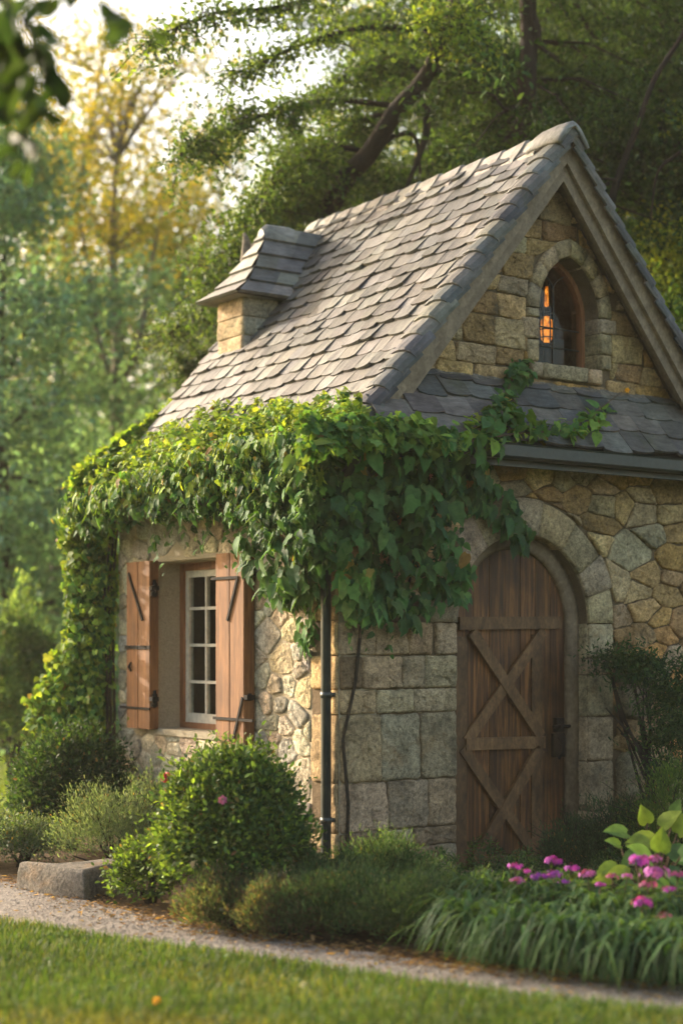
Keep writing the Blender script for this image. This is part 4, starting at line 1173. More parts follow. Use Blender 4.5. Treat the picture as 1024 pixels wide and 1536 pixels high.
# fine ground cover that fills the bed
n = 26000; rg = np.random.default_rng(80); L = Leaves()
px = rg.uniform(640, 1120, n); d = 8.4 + rg.random(n)*2.2
mask = d < 10.9 - (px < 700)*.8; px, d = px[mask], d[mask]; n = len(px)
P = CAM + FW*d[:, None] + RT*((px-512)/FPX*d)[:, None]; hgt = .22 + .10*np.sin(px*.05)*np.sin(d*4)
P[:, 2] = rg.random(n)**.6 * hgt
L.add(place(HEXV, HEXF, P, rnd_dir(n, rg) + UP*.7, rnd_dir(n, rg)*.6 + UP, rg.uniform(.6, 1.3, n)*.032, tints(n, GREEN_DARK + GREEN_MID[:2] + GREEN_GREY[2:3], rg), .55))
gc = L.build('ground_cover', M['leaf'], None); tag(gc, None, None, None, 'stuff')

# hosta with big leaves
def hosta(loc, label, seed, spec):
    r = np.random.default_rng(seed); t = thing('hosta', loc, label, 'hosta'); L = Leaves(); s_ = MB()
    for (px, py, d, size, ang, pitch, col) in spec:
        p = at(px, py, d); D = RT*math.cos(ang) - FW*.35 + UP*(math.sin(ang) - .15); N = UP*.75 - FW*.6 + RT*r.uniform(-.3, .3)
        D = D*1.0; L.add(place(HEARTV, IVYF, p[None], D[None], N[None], np.array([size*.88]), np.array([col]), 1.0))
        b_ = np.array(loc) + np.array([r.uniform(-.05, .05), r.uniform(-.05, .05), 0]); s_.tube([b_, b_*.4 + p*.6 + UP*.03, p], [.008, .006, .005], 6)
    L.build('leaves', M['ivy_leaf'], t, True); s_.build('stem', M['bark_red'], t)
yl = (.16, .22, .035); yg = (.12, .19, .035); dg = (.05, .105, .04); mg = (.075, .14, .04)
hosta(pxd(965, 8.7), 'hosta with big pale lime leaves beside the pink phlox', 90, [
    (985, 1262, 8.8, .22, 2.9, 0, yl), (940, 1250, 8.85, .17, 2.8, 0, mg), (990, 1240, 8.9, .17, .9, 0, yl), (970, 1235, 8.95, .14, 1.9, 0, yg), (1015, 1250, 8.85, .18, 1.2, 0, yl),
    (1005, 1275, 8.7, .2, -.4, 0, dg), (975, 1290, 8.6, .2, 2.4, 0, mg), (1020, 1285, 8.6, .2, .6, 0, mg), (945, 1310, 8.5, .17, 2.95, 0, yl), (925, 1300, 8.55, .15, 3.2, 0, yg), (1000, 1305, 8.5, .2, -.7, 0, dg),
    (960, 1280, 8.65, .16, 3.5, 0, dg), (985, 1320, 8.45, .18, -1.2, 0, dg), (1025, 1310, 8.5, .2, -.5, 0, dg), (950, 1325, 8.4, .16, 3.8, 0, mg), (1030, 1262, 8.8, .18, .2, 0, yg), (990, 1278, 8.6, .17, 1.6, 0, yg),
    (930, 1268, 8.8, .12, 2.6, 0, mg), (915, 1318, 8.5, .13, 3.1, 0, yl), (1010, 1225, 8.95, .13, 1.4, 0, mg)])

# phlox: one stem with a domed head of small five petalled flowers each
FLV = []
for k in range(5):
    a = k*2*math.pi/5
    FLV += [(0, 0, 0), (.75*math.cos(a - .45), .75*math.sin(a - .45), .10), (1.05*math.cos(a), 1.05*math.sin(a), .06), (.75*math.cos(a + .45), .75*math.sin(a + .45), .10)]
FLV = np.array(FLV); FLF = np.array([(4*k, 4*k+1, 4*k+2, 4*k+3) for k in range(5)])
def phlox(px, py, d, rad, col, label, seed, nfl=34):
    rad *= 1.3; r = np.random.default_rng(seed); p = at(px, py - 14, d); loc = (p[0] + r.uniform(-.05, .05), p[1] + r.uniform(0, .08), 0)
    t = thing('phlox', loc, label, 'flower', 'phlox in the bed by the door')
    dd = rnd_dir(nfl, r); dd[:, 2] = np.abs(dd[:, 2])*.8 + .05; dd = unit(dd); P = p + dd*rad*np.array([1, 1, .62])*r.uniform(.55, 1.12, (nfl, 1))
    L = Leaves(); L.add(place(FLV, FLF, P, np.cross(dd, rnd_dir(nfl, r)), dd, rad*r.uniform(.17, .30, nfl), tints(nfl, [col, tuple(c*.65 for c in col), tuple(c*1.2 for c in col)], r, .3))); L.build('bloom', M['petal'], t)
    s_ = MB(); s_.tube([loc, (np.array(loc) + p)/2 + np.array([.01, .01, 0]), p], [.004, .0035, .003], 5); s_.build('stem', M['leaf'] if False else M['bark_red'], t)
    n = 16; q = np.array(loc) + (p - np.array(loc))*np.linspace(.2, .92, n)[:, None]
    L = Leaves(); L.add(place(HEXV, HEXF, q, rnd_dir(n, r)*np.array([1, 1, .3]) + UP*.2, np.tile(UP, (n, 1)) + rnd_dir(n, r)*.3, r.uniform(.05, .09, n), tints(n, GREEN_MID, r), .55)); L.build('leaves', M['leaf'], t)
mag = (.27, .03, .29); pnk = (.33, .085, .32); prp = (.19, .035, .30); red = (.32, .06, .19)
for i, a in enumerate([(775, 1337, 8.3, .030, pnk, 'single pale magenta phlox head lowest on the left'), (772, 1316, 8.4, .034, mag, 'magenta phlox head at the left end of the group'), (828, 1307, 8.5, .042, mag, 'tall purple phlox head in front of the door foot'),
        (808, 1331, 8.35, .036, prp, 'violet phlox head low between two others'), (830, 1329, 8.35, .038, prp, 'violet phlox head just under the tall purple one'), (856, 1318, 8.4, .034, mag, 'deep magenta phlox head before the rosemary'),
        (881, 1327, 8.3, .034, pnk, 'light pink phlox head left of the lime hosta leaf'), (918, 1330, 8.2, .028, red, 'small reddish pink phlox head under the hosta'), (958, 1309, 8.2, .054, mag, 'large bright phlox head over the hosta leaves'),
        (982, 1326, 8.1, .058, pnk, 'largest pink phlox head, low in the bright pair'), (980, 1305, 8.2, .032, pnk, 'small rosy phlox head above the largest one'), (972, 1343, 8.05, .034, red, 'rosy phlox head hanging below the largest one'),
        (1017, 1328, 8.1, .032, red, 'reddish phlox head at the picture edge'), (963, 1370, 7.75, .042, mag, 'lone magenta phlox head among the strap leaves'), (996, 1390, 7.65, .028, (.40, .05, .22), 'dark crimson phlox head low at the picture edge')]):
    phlox(*a[:4], a[4], a[5], 100 + i)
for i, a in enumerate([(790, 1322, 8.45, .022, mag, 'small magenta phlox bud cluster between the two end heads'), (845, 1338, 8.3, .024, prp, 'small violet phlox head before the strap leaves, under the deep magenta one'), (900, 1342, 8.15, .022, mag, 'small magenta phlox head between the light pink and the reddish one'), (940, 1330, 8.15, .026, pnk, 'small soft pink phlox head left of the large bright one'), (1003, 1350, 7.95, .028, mag, 'small magenta phlox head low between the largest and the reddish edge head')]):
    phlox(*a[:4], a[4], a[5], 140 + i)
def small_flower(name, p, rad, col, label, cat, seed, stem_from=None, nfl=7):
    r = np.random.default_rng(seed); t = thing(name, tuple(stem_from) if stem_from is not None else tuple(p), label, cat)
    dd = unit(rnd_dir(nfl, r)*.6 + np.array([-.35, -.5, .5])); L = Leaves()
    L.add(place(FLV, FLF, p + dd*rad*.35, np.cross(dd, rnd_dir(nfl, r)), dd, np.full(nfl, rad*.8), tints(nfl, [col], r, .2))); L.build('bloom', M['petal'], t)
    if stem_from is not None:
        s_ = MB(); s_.tube([stem_from, (np.array(stem_from)*.5 + p*.5) + np.array([.015, .01, 0]), p], .004, 5); s_.build('stem', M['bark_red'], t)
f = at(250, 1167, 10.6); small_flower('hollyhock', f, .045, (.42, .02, .05), 'deep red bloom standing against the wall left of the round shrub', 'flower', 120, pxd(255, 10.6), 12)
f = at(250, 1180, 10.6) ; f = at(291, 1148, 10.75); small_flower('hollyhock', f, .036, (.34, .05, .04), 'dull red bloom against the wall just above the round shrub', 'flower', 121, pxd(292, 10.7), 9)
f = at(334, 1200, 8.93); small_flower('rose', f, .030, (.45, .14, .28), 'small pink rose high on the round shrub', 'rose', 122, f + np.array([.03, .06, -.12]))
f = at(292, 1296, 8.98); small_flower('rose', f, .030, (.55, .46, .34), 'creamy white rose low on the round shrub', 'rose', 123, f + np.array([.03, .06, -.1]))
f = on_z(235, 1502, .045); small_flower('dandelion', f, .022, (.75, .42, .02), 'yellow dandelion in the lawn', 'flower', 124, f - UP*.045)
f = on_z(455, 1478, .045); small_flower('daisy', f, .020, (.62, .58, .42), 'pale daisy in the lawn near the path', 'flower', 125, f - UP*.045)

# trough edge stone
ts = MB(); r6 = random.Random(77)
pb = [on_z(62, 1342), on_z(126, 1352), on_z(196, 1334)]
a, b_, c = [np.array(p) for p in pb]
back = np.array([-.05, .34, 0])
def rockring(z, g):
    base = [a, a*.6 + b_*.4 + np.array([-.02, -.02, 0]), b_, b_*.5 + c*.5, c, c + back*.6, b_ + back*1.1, a + back*.8]
    ctr = sum(base)/len(base)
    return [np.array([*(ctr + (p - ctr)*g)[:2], z + r6.uniform(-.006, .006)]) for p in base]
ts.loft([rockring(-.05, .98), rockring(.03, 1.02), rockring(.12, 1.0), rockring(.17, .96), rockring(.185, .88), rockring(.188, .6)], True, (.16, .14, .115))
o = ts.build('kerb_block', M['stone_dressed'], None, False)
bv = o.modifiers.new('bevel', 'BEVEL'); bv.width = .045; bv.segments = 4; o.data.polygons.foreach_set('use_smooth', [True]*len(o.data.polygons))
tag(o, 'low weathered grey stone block edging the bed beside the path', 'stone block')

# ------------------------------------------------------------------ ivy
def in_poly(px, py, poly):
    x = np.asarray(px); y = np.asarray(py); ins = np.zeros(len(x), bool); n = len(poly)
    for i in range(n):
        x0, y0 = poly[i]; x1, y1 = poly[(i+1) % n]
        c = ((y0 > y) != (y1 > y)); ins ^= c & (x < (x1-x0)*(y-y0)/((y1-y0) if y1 != y0 else 1e-9) + x0)
    return ins
def sample_poly(poly, n, r):
    xs = [p[0] for p in poly]; ys = [p[1] for p in poly]; X = []; Y = []; k = 0
    while k < n:
        x = r.uniform(min(xs), max(xs), n); y = r.uniform(min(ys), max(ys), n); m = in_poly(x, y, poly); X.append(x[m]); Y.append(y[m]); k += m.sum()
    return np.concatenate(X)[:n], np.concatenate(Y)[:n]
def rays(px, py): return FW + RT*((px-512)/FPX)[:, None] + UP*((960-py)/FPX)[:, None]
def hit(px, py, p0, n):
    rr_ = rays(px, py); n = np.array(n, float); t = np.dot(np.array(p0) - CAM, n)/(rr_ @ n); return CAM + rr_*t[:, None]
def ivy_patch(L, poly, n, p0, nrm, off, size, pal, r, down=.8, tmpl=(IVYV, IVYF), asp=1.0, clump=.5, jit=.6, dirv=None):
    """leaves on a real wall or roof plane inside an outline, standing off it by off=(lo, hi)"""
    nrm = np.array(nrm, float)/np.linalg.norm(nrm)
    px, py = sample_poly(poly, n, r); P = hit(px, py, p0, nrm)
    # gather into clumps so that gaps and depth show
    nc = max(6, n//14); cx = r.integers(0, n, nc); cid = r.integers(0, nc, n)
    d2 = None
    near = P[cx]
    dist = np.linalg.norm(P[:, None, :] - near[None], axis=2); cid = dist.argmin(1)
    P = P + (near[cid] - P)*clump*r.random((n, 1))
    dep = r.uniform(off[0], off[1], nc)[cid] + r.normal(0, (off[1]-off[0])*.15, n)
    P = P + nrm*np.maximum(dep, .01)[:, None]
    dv = np.array(dirv if dirv is not None else (0, 0, -1.0))
    D = dv*down + rnd_dir(n, r)*jit; N = nrm + rnd_dir(n, r)*.55 + UP*.35
    C = tints(n, pal, r, .3)*(1 + r.uniform(-.25, .25, (nc, 1)))[cid]
    br = r.random(n) < .012; C[br] = tints(br.sum(), [(.20, .12, .04), (.26, .19, .05)], r)
    S_ = np.clip(r.lognormal(-.15, .38, n), .35, 1.5)*size; A_s = asp*r.uniform(.75, 1.15, n); h = r.random(n) < .45
    L.add(place(*tmpl, P[~h], D[~h], N[~h], S_[~h], C[~h], A_s[~h])); L.add(place(HEARTV, IVYF, P[h], D[h], N[h], S_[h], C[h], A_s[h]*.9))
    return P
r = np.random.default_rng(200)
iv = thing('climbing_ivy', (-.1, .05, 0), 'thick ivy draped over the cottage eaves, yellow green on top and dark below', 'ivy')
L = Leaves()
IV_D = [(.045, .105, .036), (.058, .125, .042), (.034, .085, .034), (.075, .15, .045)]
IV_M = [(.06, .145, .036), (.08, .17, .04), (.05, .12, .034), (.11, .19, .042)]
# on the roof: small sunlit leaves in a band above the eave
roofp = (XC, 0, RIDGE)
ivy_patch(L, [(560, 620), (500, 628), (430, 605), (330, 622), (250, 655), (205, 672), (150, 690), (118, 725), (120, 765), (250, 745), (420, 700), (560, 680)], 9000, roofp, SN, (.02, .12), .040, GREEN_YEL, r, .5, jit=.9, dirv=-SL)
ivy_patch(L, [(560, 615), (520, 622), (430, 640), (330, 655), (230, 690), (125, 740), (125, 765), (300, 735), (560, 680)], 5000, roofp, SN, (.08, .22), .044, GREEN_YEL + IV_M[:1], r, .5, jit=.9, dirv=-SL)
# up the far rake of the roof
ivy_patch(L, [(118, 735), (104, 722), (135, 692), (200, 640), (285, 588), (300, 605), (240, 650), (200, 690), (150, 720)], 2300, (0, YB + .05, 0), (0, 1, 0), (-.10, .12), .050, GREEN_YEL, r, .3, jit=1.0)
# curtain under the side eave
ev = (EX - .03, 0, 0)
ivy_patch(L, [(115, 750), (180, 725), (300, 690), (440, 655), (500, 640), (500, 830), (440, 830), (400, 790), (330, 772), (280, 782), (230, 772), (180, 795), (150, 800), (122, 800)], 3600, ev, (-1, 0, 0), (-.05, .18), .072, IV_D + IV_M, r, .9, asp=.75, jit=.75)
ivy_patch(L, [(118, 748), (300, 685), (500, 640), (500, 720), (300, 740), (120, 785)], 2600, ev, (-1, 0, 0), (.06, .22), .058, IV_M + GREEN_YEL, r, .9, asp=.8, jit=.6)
# column at the far end of the wall
ivy_patch(L, [(115, 760), (172, 770), (178, 860), (172, 960), (165, 1060), (160, 1110), (70, 1100), (62, 1055), (90, 1000), (118, 940), (118, 860)], 8000, (-.05, LEN + .10, 0), (-.85, -.53, 0), (-.15, .18), .058, IV_M + GREEN_YEL, r, .8, jit=.7)
ivy_patch(L, [(112, 760), (140, 770), (142, 860), (138, 960), (125, 1060), (68, 1100), (58, 1055), (88, 1000), (118, 940), (116, 860)], 4200, (-.05, LEN + .18, 0), (-.85, -.53, 0), (-.05, .22), .055, GREEN_YEL, r, .7, jit=.8)
# big dark leaves over the corner, side wall part
ivy_patch(L, [(395, 660), (510, 640), (512, 900), (500, 890), (470, 905), (440, 900), (415, 850), (395, 800)], 750, (0, 0, 0), (-1, 0, 0), (.03, .28), .11, IV_D + IV_M[:2], r, 1.0, asp=.85, jit=.62)
ivy_patch(L, [(440, 880), (480, 880), (482, 930), (470, 985), (455, 985), (460, 930)], 70, (0, 0, 0), (-1, 0, 0), (.02, .08), .085, IV_M, r, 1.0, asp=.8)
ivy_patch(L, [(415, 850), (450, 850), (440, 905), (415, 890)], 60, (0, 0, 0), (-1, 0, 0), (.02, .12), .085, IV_M, r, 1.0, asp=.8)
# front wall part
fr = (0, 0, 0); fn = (0, -1, 0)
ivy_patch(L, [(495, 650), (690, 655), (715, 690), (700, 730), (650, 760), (600, 800), (495, 830)], 900, fr, fn, (.05, .38), .115, IV_D + IV_M[:1], r, 1.0, asp=.9, jit=.62)
ivy_patch(L, [(500, 790), (610, 780), (660, 800), (690, 850), (685, 890), (650, 905), (620, 935), (580, 945), (540, 930), (505, 905)], 300, fr, fn, (.03, .22), .11, IV_D + IV_M[:1], r, 1.0, asp=.9, jit=.62)
ivy_patch(L, [(640, 690), (700, 700), (750, 740), (785, 800), (770, 828), (745, 800), (700, 760), (650, 760)], 240, fr, fn, (.03, .16), .095, IV_D + IV_M[:1], r, 1.0, asp=.9, jit=.5)
ivy_patch(L, [(560, 700), (690, 690), (690, 880), (540, 930)], 700, fr, fn, (.02, .08), .055, IV_D, r, .8, jit=.7)
ivy_patch(L, [(505, 840), (560, 850), (560, 910), (500, 905)], 90, (0, 0, 0), (-.6, -.8, 0), (.05, .18), .10, IV_M + [(.10, .16, .04)], r, 1.0, asp=.9)
ivy_patch(L, [(455, 650), (540, 650), (545, 800), (520, 850), (480, 850), (455, 800)], 420, (-.05, -.05, 0), (-.7, -.7, 0), (.02, .26), .105, IV_D + IV_M[:2], r, .9, asp=.9, jit=.65)
# loose strands trailing below the edge of the mass
for i in range(30):
    if i < 17: x0 = r.uniform(185, 480); p = on_x(x0, 780 + (60 if x0 > 400 else 0) + r.uniform(-15, 25), EX + r.uniform(.0, .14)); nn = np.array([-1, 0, 0])
    else: x0 = r.uniform(510, 770); p = on_y(x0, (905 if x0 < 640 else 790) + r.uniform(-30, 20), -r.uniform(.03, .12)); nn = np.array([0, -1, 0])
    m = r.integers(4, 9); ln = r.uniform(.10, .30); s = np.linspace(0, 1, m)[:, None]
    P = p - UP*ln*s + np.array([r.normal(0, .05), r.normal(0, .05), 0])*s**2 + r.normal(0, .012, (m, 3))
    L.add(place(HEARTV if i % 2 else IVYV, IVYF, P, rnd_dir(m, r)*.6 - UP*.8, nn + rnd_dir(m, r)*.5, r.uniform(.04, .085, m)*(1.15 - .5*s[:, 0]), tints(m, IV_D + IV_M, r), .85))
# over the gutter at the corner
ivy_patch(L, [(440, 630), (560, 628), (690, 655), (680, 690), (560, 680), (440, 690)], 1100, (0, -.36, 2.9), (0, -1, .5), (.0, .14), .072, IV_M + GREEN_YEL[1:2] + GREEN_YEL[3:4], r, .7, jit=.8)
L.build('leaves', M['ivy_leaf'], iv)
s_ = MB(); rr = random.Random(5)
for (p, q, rad) in ((on_y(542, 932, -.03), on_y(514, 1110, -.03), .010), (on_y(514, 1110, -.03), on_y(520, 1300, -.03), .012), (on_y(600, 930, -.02), on_y(640, 720, -.02), .008), (on_y(560, 930, -.03), on_y(600, 740, -.03), .010), (on_y(640, 880, -.02), on_y(560, 720, -.02), .007)):
    m = (p + q)/2 + np.array([.02, -.01, 0]); s_.tube([p, m, q], [rad, rad*1.1, rad], 6)
for k in range(3):
    x = -.04 - .03*k; s_.tube([(x, LEN + .05, 0), (x + .02, LEN + .04, 1.0), (x, LEN + .05, 2.0), (x, LEN - .1, 2.7)], [.016, .014, .010, .008], 6)
s_.tube([(EX - .06, LEN, 2.62), (EX - .08, 2.2, 2.6), (EX - .06, 1.2, 2.62), (EX - .08, .1, 2.6)], .014, 6)
s_.build('stem', M['bark'], iv)
# sprig over the pent roof
isp = thing('ivy_sprig', on_y(700, 655, -.3), 'bright green ivy sprig with one yellow bud creeping over the small front roof', 'ivy')
L = Leaves()
pp = (0, PY0, PZ0 + .04)
ivy_patch(L, [(675, 640), (720, 622), (790, 635), (880, 640), (905, 625), (895, 662), (800, 668), (700, 672)], 170, pp, pn, (.02, .12), .085, IV_M + GREEN_YEL, r, .5, jit=.9, clump=.3)
ivy_patch(L, [(700, 660), (730, 610), (750, 560), (775, 545), (782, 570), (765, 600), (760, 640), (720, 665)], 95, pp, pn, (.02, .12), .095, IV_M + IV_D[:1], r, .6, jit=.8, clump=.3)
ivy_patch(L, [(760, 535), (785, 540), (785, 585), (750, 590)], 50, (0, .10, 0), fn, (.01, .08), .08, IV_D, r, .9, jit=.5)
ivy_patch(L, [(845, 640), (880, 625), (915, 605), (918, 612), (890, 650), (850, 668)], 50, pp, pn, (.03, .14), .07, IV_M + GREEN_YEL[1:2], r, .4, jit=.9, clump=.3)
L.build('leaves', M['ivy_leaf'], isp)
s_ = MB()
def onp(px, py, o=.03): return on_plane(px, py, pp, pn) + pn*o
s_.tube([onp(690, 668), onp(730, 640), onp(755, 600), onp(768, 560)], [.008, .007, .006, .004], 6); s_.tube([onp(690, 668), onp(770, 655), onp(850, 650), onp(890, 625, .08), onp(918, 606, .12)], [.008, .007, .006, .005, .003], 6)
s_.build('stem', M['bark_red'], isp)
L = Leaves(); p = onp(925, 605, .13); dd = rnd_dir(6, r); L.add(place(FLV, FLF, p + dd*.008, np.cross(dd, rnd_dir(6, r)), dd, np.full(6, .018), tints(6, [(.75, .38, .03)], r))); L.build('bud', M['petal'], isp)

# ------------------------------------------------------------------ grass, litter, pebbles
def blades(name, P, h, w, pal, r, lean=.35, patch=False):
    n = len(P); az = r.uniform(0, 2*np.pi, n); dv = np.stack([np.cos(az), np.sin(az), np.zeros(n)], 1); sv = np.stack([-np.sin(az), np.cos(az), np.zeros(n)], 1)
    hh = h*r.uniform(.5, 1.3, n)[:, None]; ww = w*r.uniform(.7, 1.3, n)[:, None]; ln = lean*r.uniform(.2, 1.6, n)[:, None]
    V = np.stack([P - sv*ww, P + sv*ww, P + UP*hh*.6 + dv*hh*ln*.35 + sv*ww*.8, P + UP*hh*.6 + dv*hh*ln*.35 - sv*ww*.8, P + UP*hh*.98 + dv*hh*ln + sv*ww*.12, P + UP*hh*.98 + dv*hh*ln - sv*ww*.12], 1)
    F = np.array([(0, 1, 2, 3), (3, 2, 4, 5)])
    C = tints(n, pal, r, .28)
    if patch:                                        # thin dry yellow patches in the turf
        k = np.sin(P[:, 0]*2.1 + 1.0)*np.sin(P[:, 1]*1.7 + .4) + .6*np.sin(P[:, 0]*5.3 + P[:, 1]*3.1) + r.normal(0, .35, n)
        m = k > .55; C[m] = C[m]*.35 + np.array([.16, .155, .04])*.65; C *= (1 + .18*np.sin(P[:, 0:1]*3.7 + 2)*np.sin(P[:, 1:2]*4.3))
    o = np_mesh(name, V.reshape(-1, 3), (F[None] + (np.arange(n)*6)[:, None, None]).reshape(-1, 4), np.repeat(C, 2, 0), M['leaf']); o['kind'] = 'stuff'; return o
r = np.random.default_rng(300)
def path_side(P):
    """signed distance behind the lower edge of the path (positive = lawn side)"""
    A = np.array(PATH_LO); out = np.full(len(P), 9e9); sg = np.zeros(len(P))
    for i in range(len(A) - 1):
        p, q = A[i], A[i+1]; dlt = q - p; t = np.clip(((P[:, :2] - p) @ dlt)/(dlt @ dlt), 0, 1); c = p + t[:, None]*dlt; v = P[:, :2] - c; dist = np.linalg.norm(v, axis=1)
        s = dlt[0]*v[:, 1] - dlt[1]*v[:, 0]; m = dist < out; out[m] = dist[m]; sg[m] = np.sign(s[m])
    return -out*sg
n = 170000; d = r.uniform(5.2, 9.9, n); rr_ = r.uniform(-.27, .27, n)*d
P = CAM + FW*d[:, None] + RT*rr_[:, None]; P[:, 2] = 0
sdist = path_side(P); keep = sdist > -.015 + r.uniform(-.02, .03, n); P = P[keep]
blades('grass', P, .055, .0032, [(.042, .085, .017), (.055, .10, .02), (.07, .115, .026), (.035, .07, .016), (.10, .12, .035)], r, patch=True)
n = 60000; d = 12 + 16*r.random(n)**1.5; rr_ = r.uniform(-.30, -.10, n)*d; P = CAM + FW*d[:, None] + RT*rr_[:, None]; P[:, 2] = 0
keep = path_side(P) < 9; P = P[(d > 13.2)]
blades('meadow_grass', P, .10, .010, [(.09, .15, .03), (.12, .18, .035), (.15, .20, .05)], r)
n = 2600; i = r.integers(12, len(PATH_UP) - 12, n); t = r.random(n)[:, None]; A = np.array(PATH_UP); q = A[i]*(1-t) + A[i+1]*t
P = np.concatenate([q, np.full((n, 1), .016)], 1); P[:, :2] += r.normal(0, .10, (n, 2)) + np.array([.0, .06])
L = Leaves(); L.add(place(HEXV, HEXF, P, rnd_dir(n, r)*np.array([1, 1, .15]), np.tile(UP, (n, 1)) + rnd_dir(n, r)*.35, r.uniform(.012, .05, n), tints(n, [(.16, .09, .04), (.22, .13, .06), (.11, .065, .03), (.26, .17, .08)], r), .8))
o = L.build('fallen_leaves', M['leaf'], None); o['kind'] = 'stuff'
n = 420; i = r.integers(14, len(PATH_UP) - 12, n); t = r.random(n)[:, None]; Bq = np.array(PATH_LO); u = r.random(n)[:, None]**.5
q = (A[i]*(1-t) + A[i+1]*t)*u + (Bq[i]*(1-t) + Bq[i+1]*t)*(1-u); P = np.concatenate([q, np.full((n, 1), .02)], 1)
L = Leaves(); L.add(place(HEXV, HEXF, P, rnd_dir(n, r)*np.array([1, 1, .2]), np.tile(UP, (n, 1)) + rnd_dir(n, r)*.4, r.uniform(.012, .045, n), tints(n, [(.20, .12, .05), (.12, .075, .035), (.28, .19, .07)], r), .8))
o = L.build('leaf_litter', M['leaf'], None); o['kind'] = 'stuff'
nw = 260; dw = r.uniform(5.8, 9.6, nw); cw_ = CAM + FW*dw[:, None] + RT*(r.uniform(-.24, .24, nw)*dw)[:, None]; cw_[:, 2] = 0; cw_ = cw_[path_side(cw_) > -.03]; nw = len(cw_); k = 14
P = np.repeat(cw_, k, 0) + r.normal(0, .022, (nw*k, 3)); P[:, 2] = r.uniform(.02, .06, nw*k)
L = Leaves(); L.add(place(HEARTV, IVYF, P, rnd_dir(nw*k, r)*np.array([1, 1, .3]), np.tile(UP, (nw*k, 1)) + rnd_dir(nw*k, r)*.4, r.uniform(.012, .026, nw*k), tints(nw*k, [(.05, .11, .03), (.065, .13, .04), (.045, .09, .03)], r), 1.0))
o = L.build('weeds', M['leaf'], None); o['kind'] = 'stuff'
PEBV = np.array([(1, 0, 0), (0, 1, 0), (-1, 0, 0), (0, -1, 0), (0, 0, .7), (0, 0, -.4)]); PEBF = np.array([(0, 1, 4), (1, 2, 4), (2, 3, 4), (3, 0, 4)])
n = 9000; i = r.integers(10, len(PATH_UP) - 12, n); t = r.random(n)[:, None]; B = np.array(PATH_LO); u = r.random(n)[:, None]
q = (A[i]*(1-t) + A[i+1]*t)*u + (B[i]*(1-t) + B[i+1]*t)*(1-u); P = np.concatenate([q, np.full((n, 1), .012)], 1)
L = Leaves(); L.add(place(PEBV, PEBF, P, rnd_dir(n, r)*np.array([1, 1, .2]), np.tile(UP, (n, 1)) + rnd_dir(n, r)*.3, r.uniform(.003, .008, n), tints(n, [(.28, .25, .21), (.34, .31, .27), (.21, .18, .15)], r), .8))
o = L.build('pebbles', M['stone_dressed'], None); o['kind'] = 'stuff'
# ------------------------------------------------------------------ trees
def limb_path(p0, d0, length, n, r, wob_=.25, grav=0.0):
    pts = [np.array(p0, float)]; d = np.array(d0, float)/np.linalg.norm(d0)
    for i in range(n):
        d = d + np.array([r.gauss(0, wob_), r.gauss(0, wob_), r.gauss(0, wob_*.6) + grav]); d /= np.linalg.norm(d); pts.append(pts[-1] + d*length/n)
    return pts
def tree(name, loc, H, cb, cr, tr, nleaf, lsize, pal, label, seed, group='trees of the wood', cat='tree', bark='bark', flat=.85, sig=.20, limbs=16, trunk_pts=None, tmpl=(HEXV, HEXF), asp=.8, lean=(0, 0), fork=None):
    r = random.Random(seed); q = np.random.default_rng(seed)
    t = thing(name, loc, label, cat, group); loc = np.array(loc, float); tm = MB(); tips = []
    tp = [loc + np.array([lean[0]*s**1.3 + math.sin(s*5 + seed)*.12*H*.08, lean[1]*s**1.3 + math.cos(s*4 + seed)*.1*H*.08, s*H*.93 - .1*(s == 0)]) for s in np.linspace(0, 1, 10)]
    tm.tube(tp, [tr*(1.25 if i == 0 else 1)*(1 - .88*(i/9)**1.1) for i in range(10)], 9)
    for i in range(limbs):
        s = (cb + (H*.97 - cb)*((i + r.random())/limbs))/H
        k = min(int(s/.93*9), 8); f = s/.93*9 - k; p0 = tp[k]*(1-f) + tp[min(k+1, 9)]*f
        prof = math.sin(math.pi*min(1, max(.08, (s*H - cb*.8)/(H - cb*.8)*.86 + .14)))**.7
        ln = cr*prof*r.uniform(.75, 1.15); a = i*2.4 + r.uniform(-.5, .5)
        path = limb_path(p0, (math.cos(a), math.sin(a), r.uniform(.0, .7)), ln, 6, r, .16, .02)
        rad = tr*.42*(1 - s*.55); tm.tube(path, [rad*(1 - .85*j/6) for j in range(7)], 6)
        for j in range(2, 7):
            for _ in range(2):
                sp = limb_path(path[j], np.array([r.gauss(0, 1), r.gauss(0, 1), r.gauss(.1, .6)]) + (path[j]-path[j-1])*1.5, ln*r.uniform(.22, .42), 3, r, .25)
                tm.tube(sp, [rad*.28, rad*.2, rad*.14, rad*.06], 4, cap=False)
                tips += sp[1:]
    tips = np.array(tips); n = nleaf; c = q.integers(0, len(tips), n)
    P = tips[c] + q.normal(size=(n, 3))*sig*np.array([1, 1, flat*.7])
    P[:, 2] = np.maximum(P[:, 2], .15)
    out = unit(P - (loc + UP*(cb*.5 + H*.5)))
    L = Leaves(); tone = ((1 + q.uniform(-.2, .2, (len(tips), 1)))*np.repeat(1 + q.uniform(-.35, .35, (len(tips)//3, 1)), 3, 0))[c]
    L.add(place(*tmpl, P, out*.5 + rnd_dir(n, q)*.9 - UP*.15, out*.4 + rnd_dir(n, q)*.7 + UP*.7, q.uniform(.6, 1.35, n)*lsize, tints(n, pal, q, .25)*tone, asp))
    tm.build('trunk', M[bark], t, True)
    L.build('crown', M['leaf_far' if np.linalg.norm(loc[:2] - CAM[:2]) > 20.5 else 'leaf'], t)
    return t
T_HAZE_FAR = [(.16, .22, .10), (.19, .25, .11), (.13, .19, .09), (.22, .27, .11)]  # distance haze partly put into these paler greens
T_SUN_GOLD = [(.22, .22, .035), (.30, .26, .04), (.16, .18, .035), (.36, .29, .05)]  # golden backlight put into the leaf colour
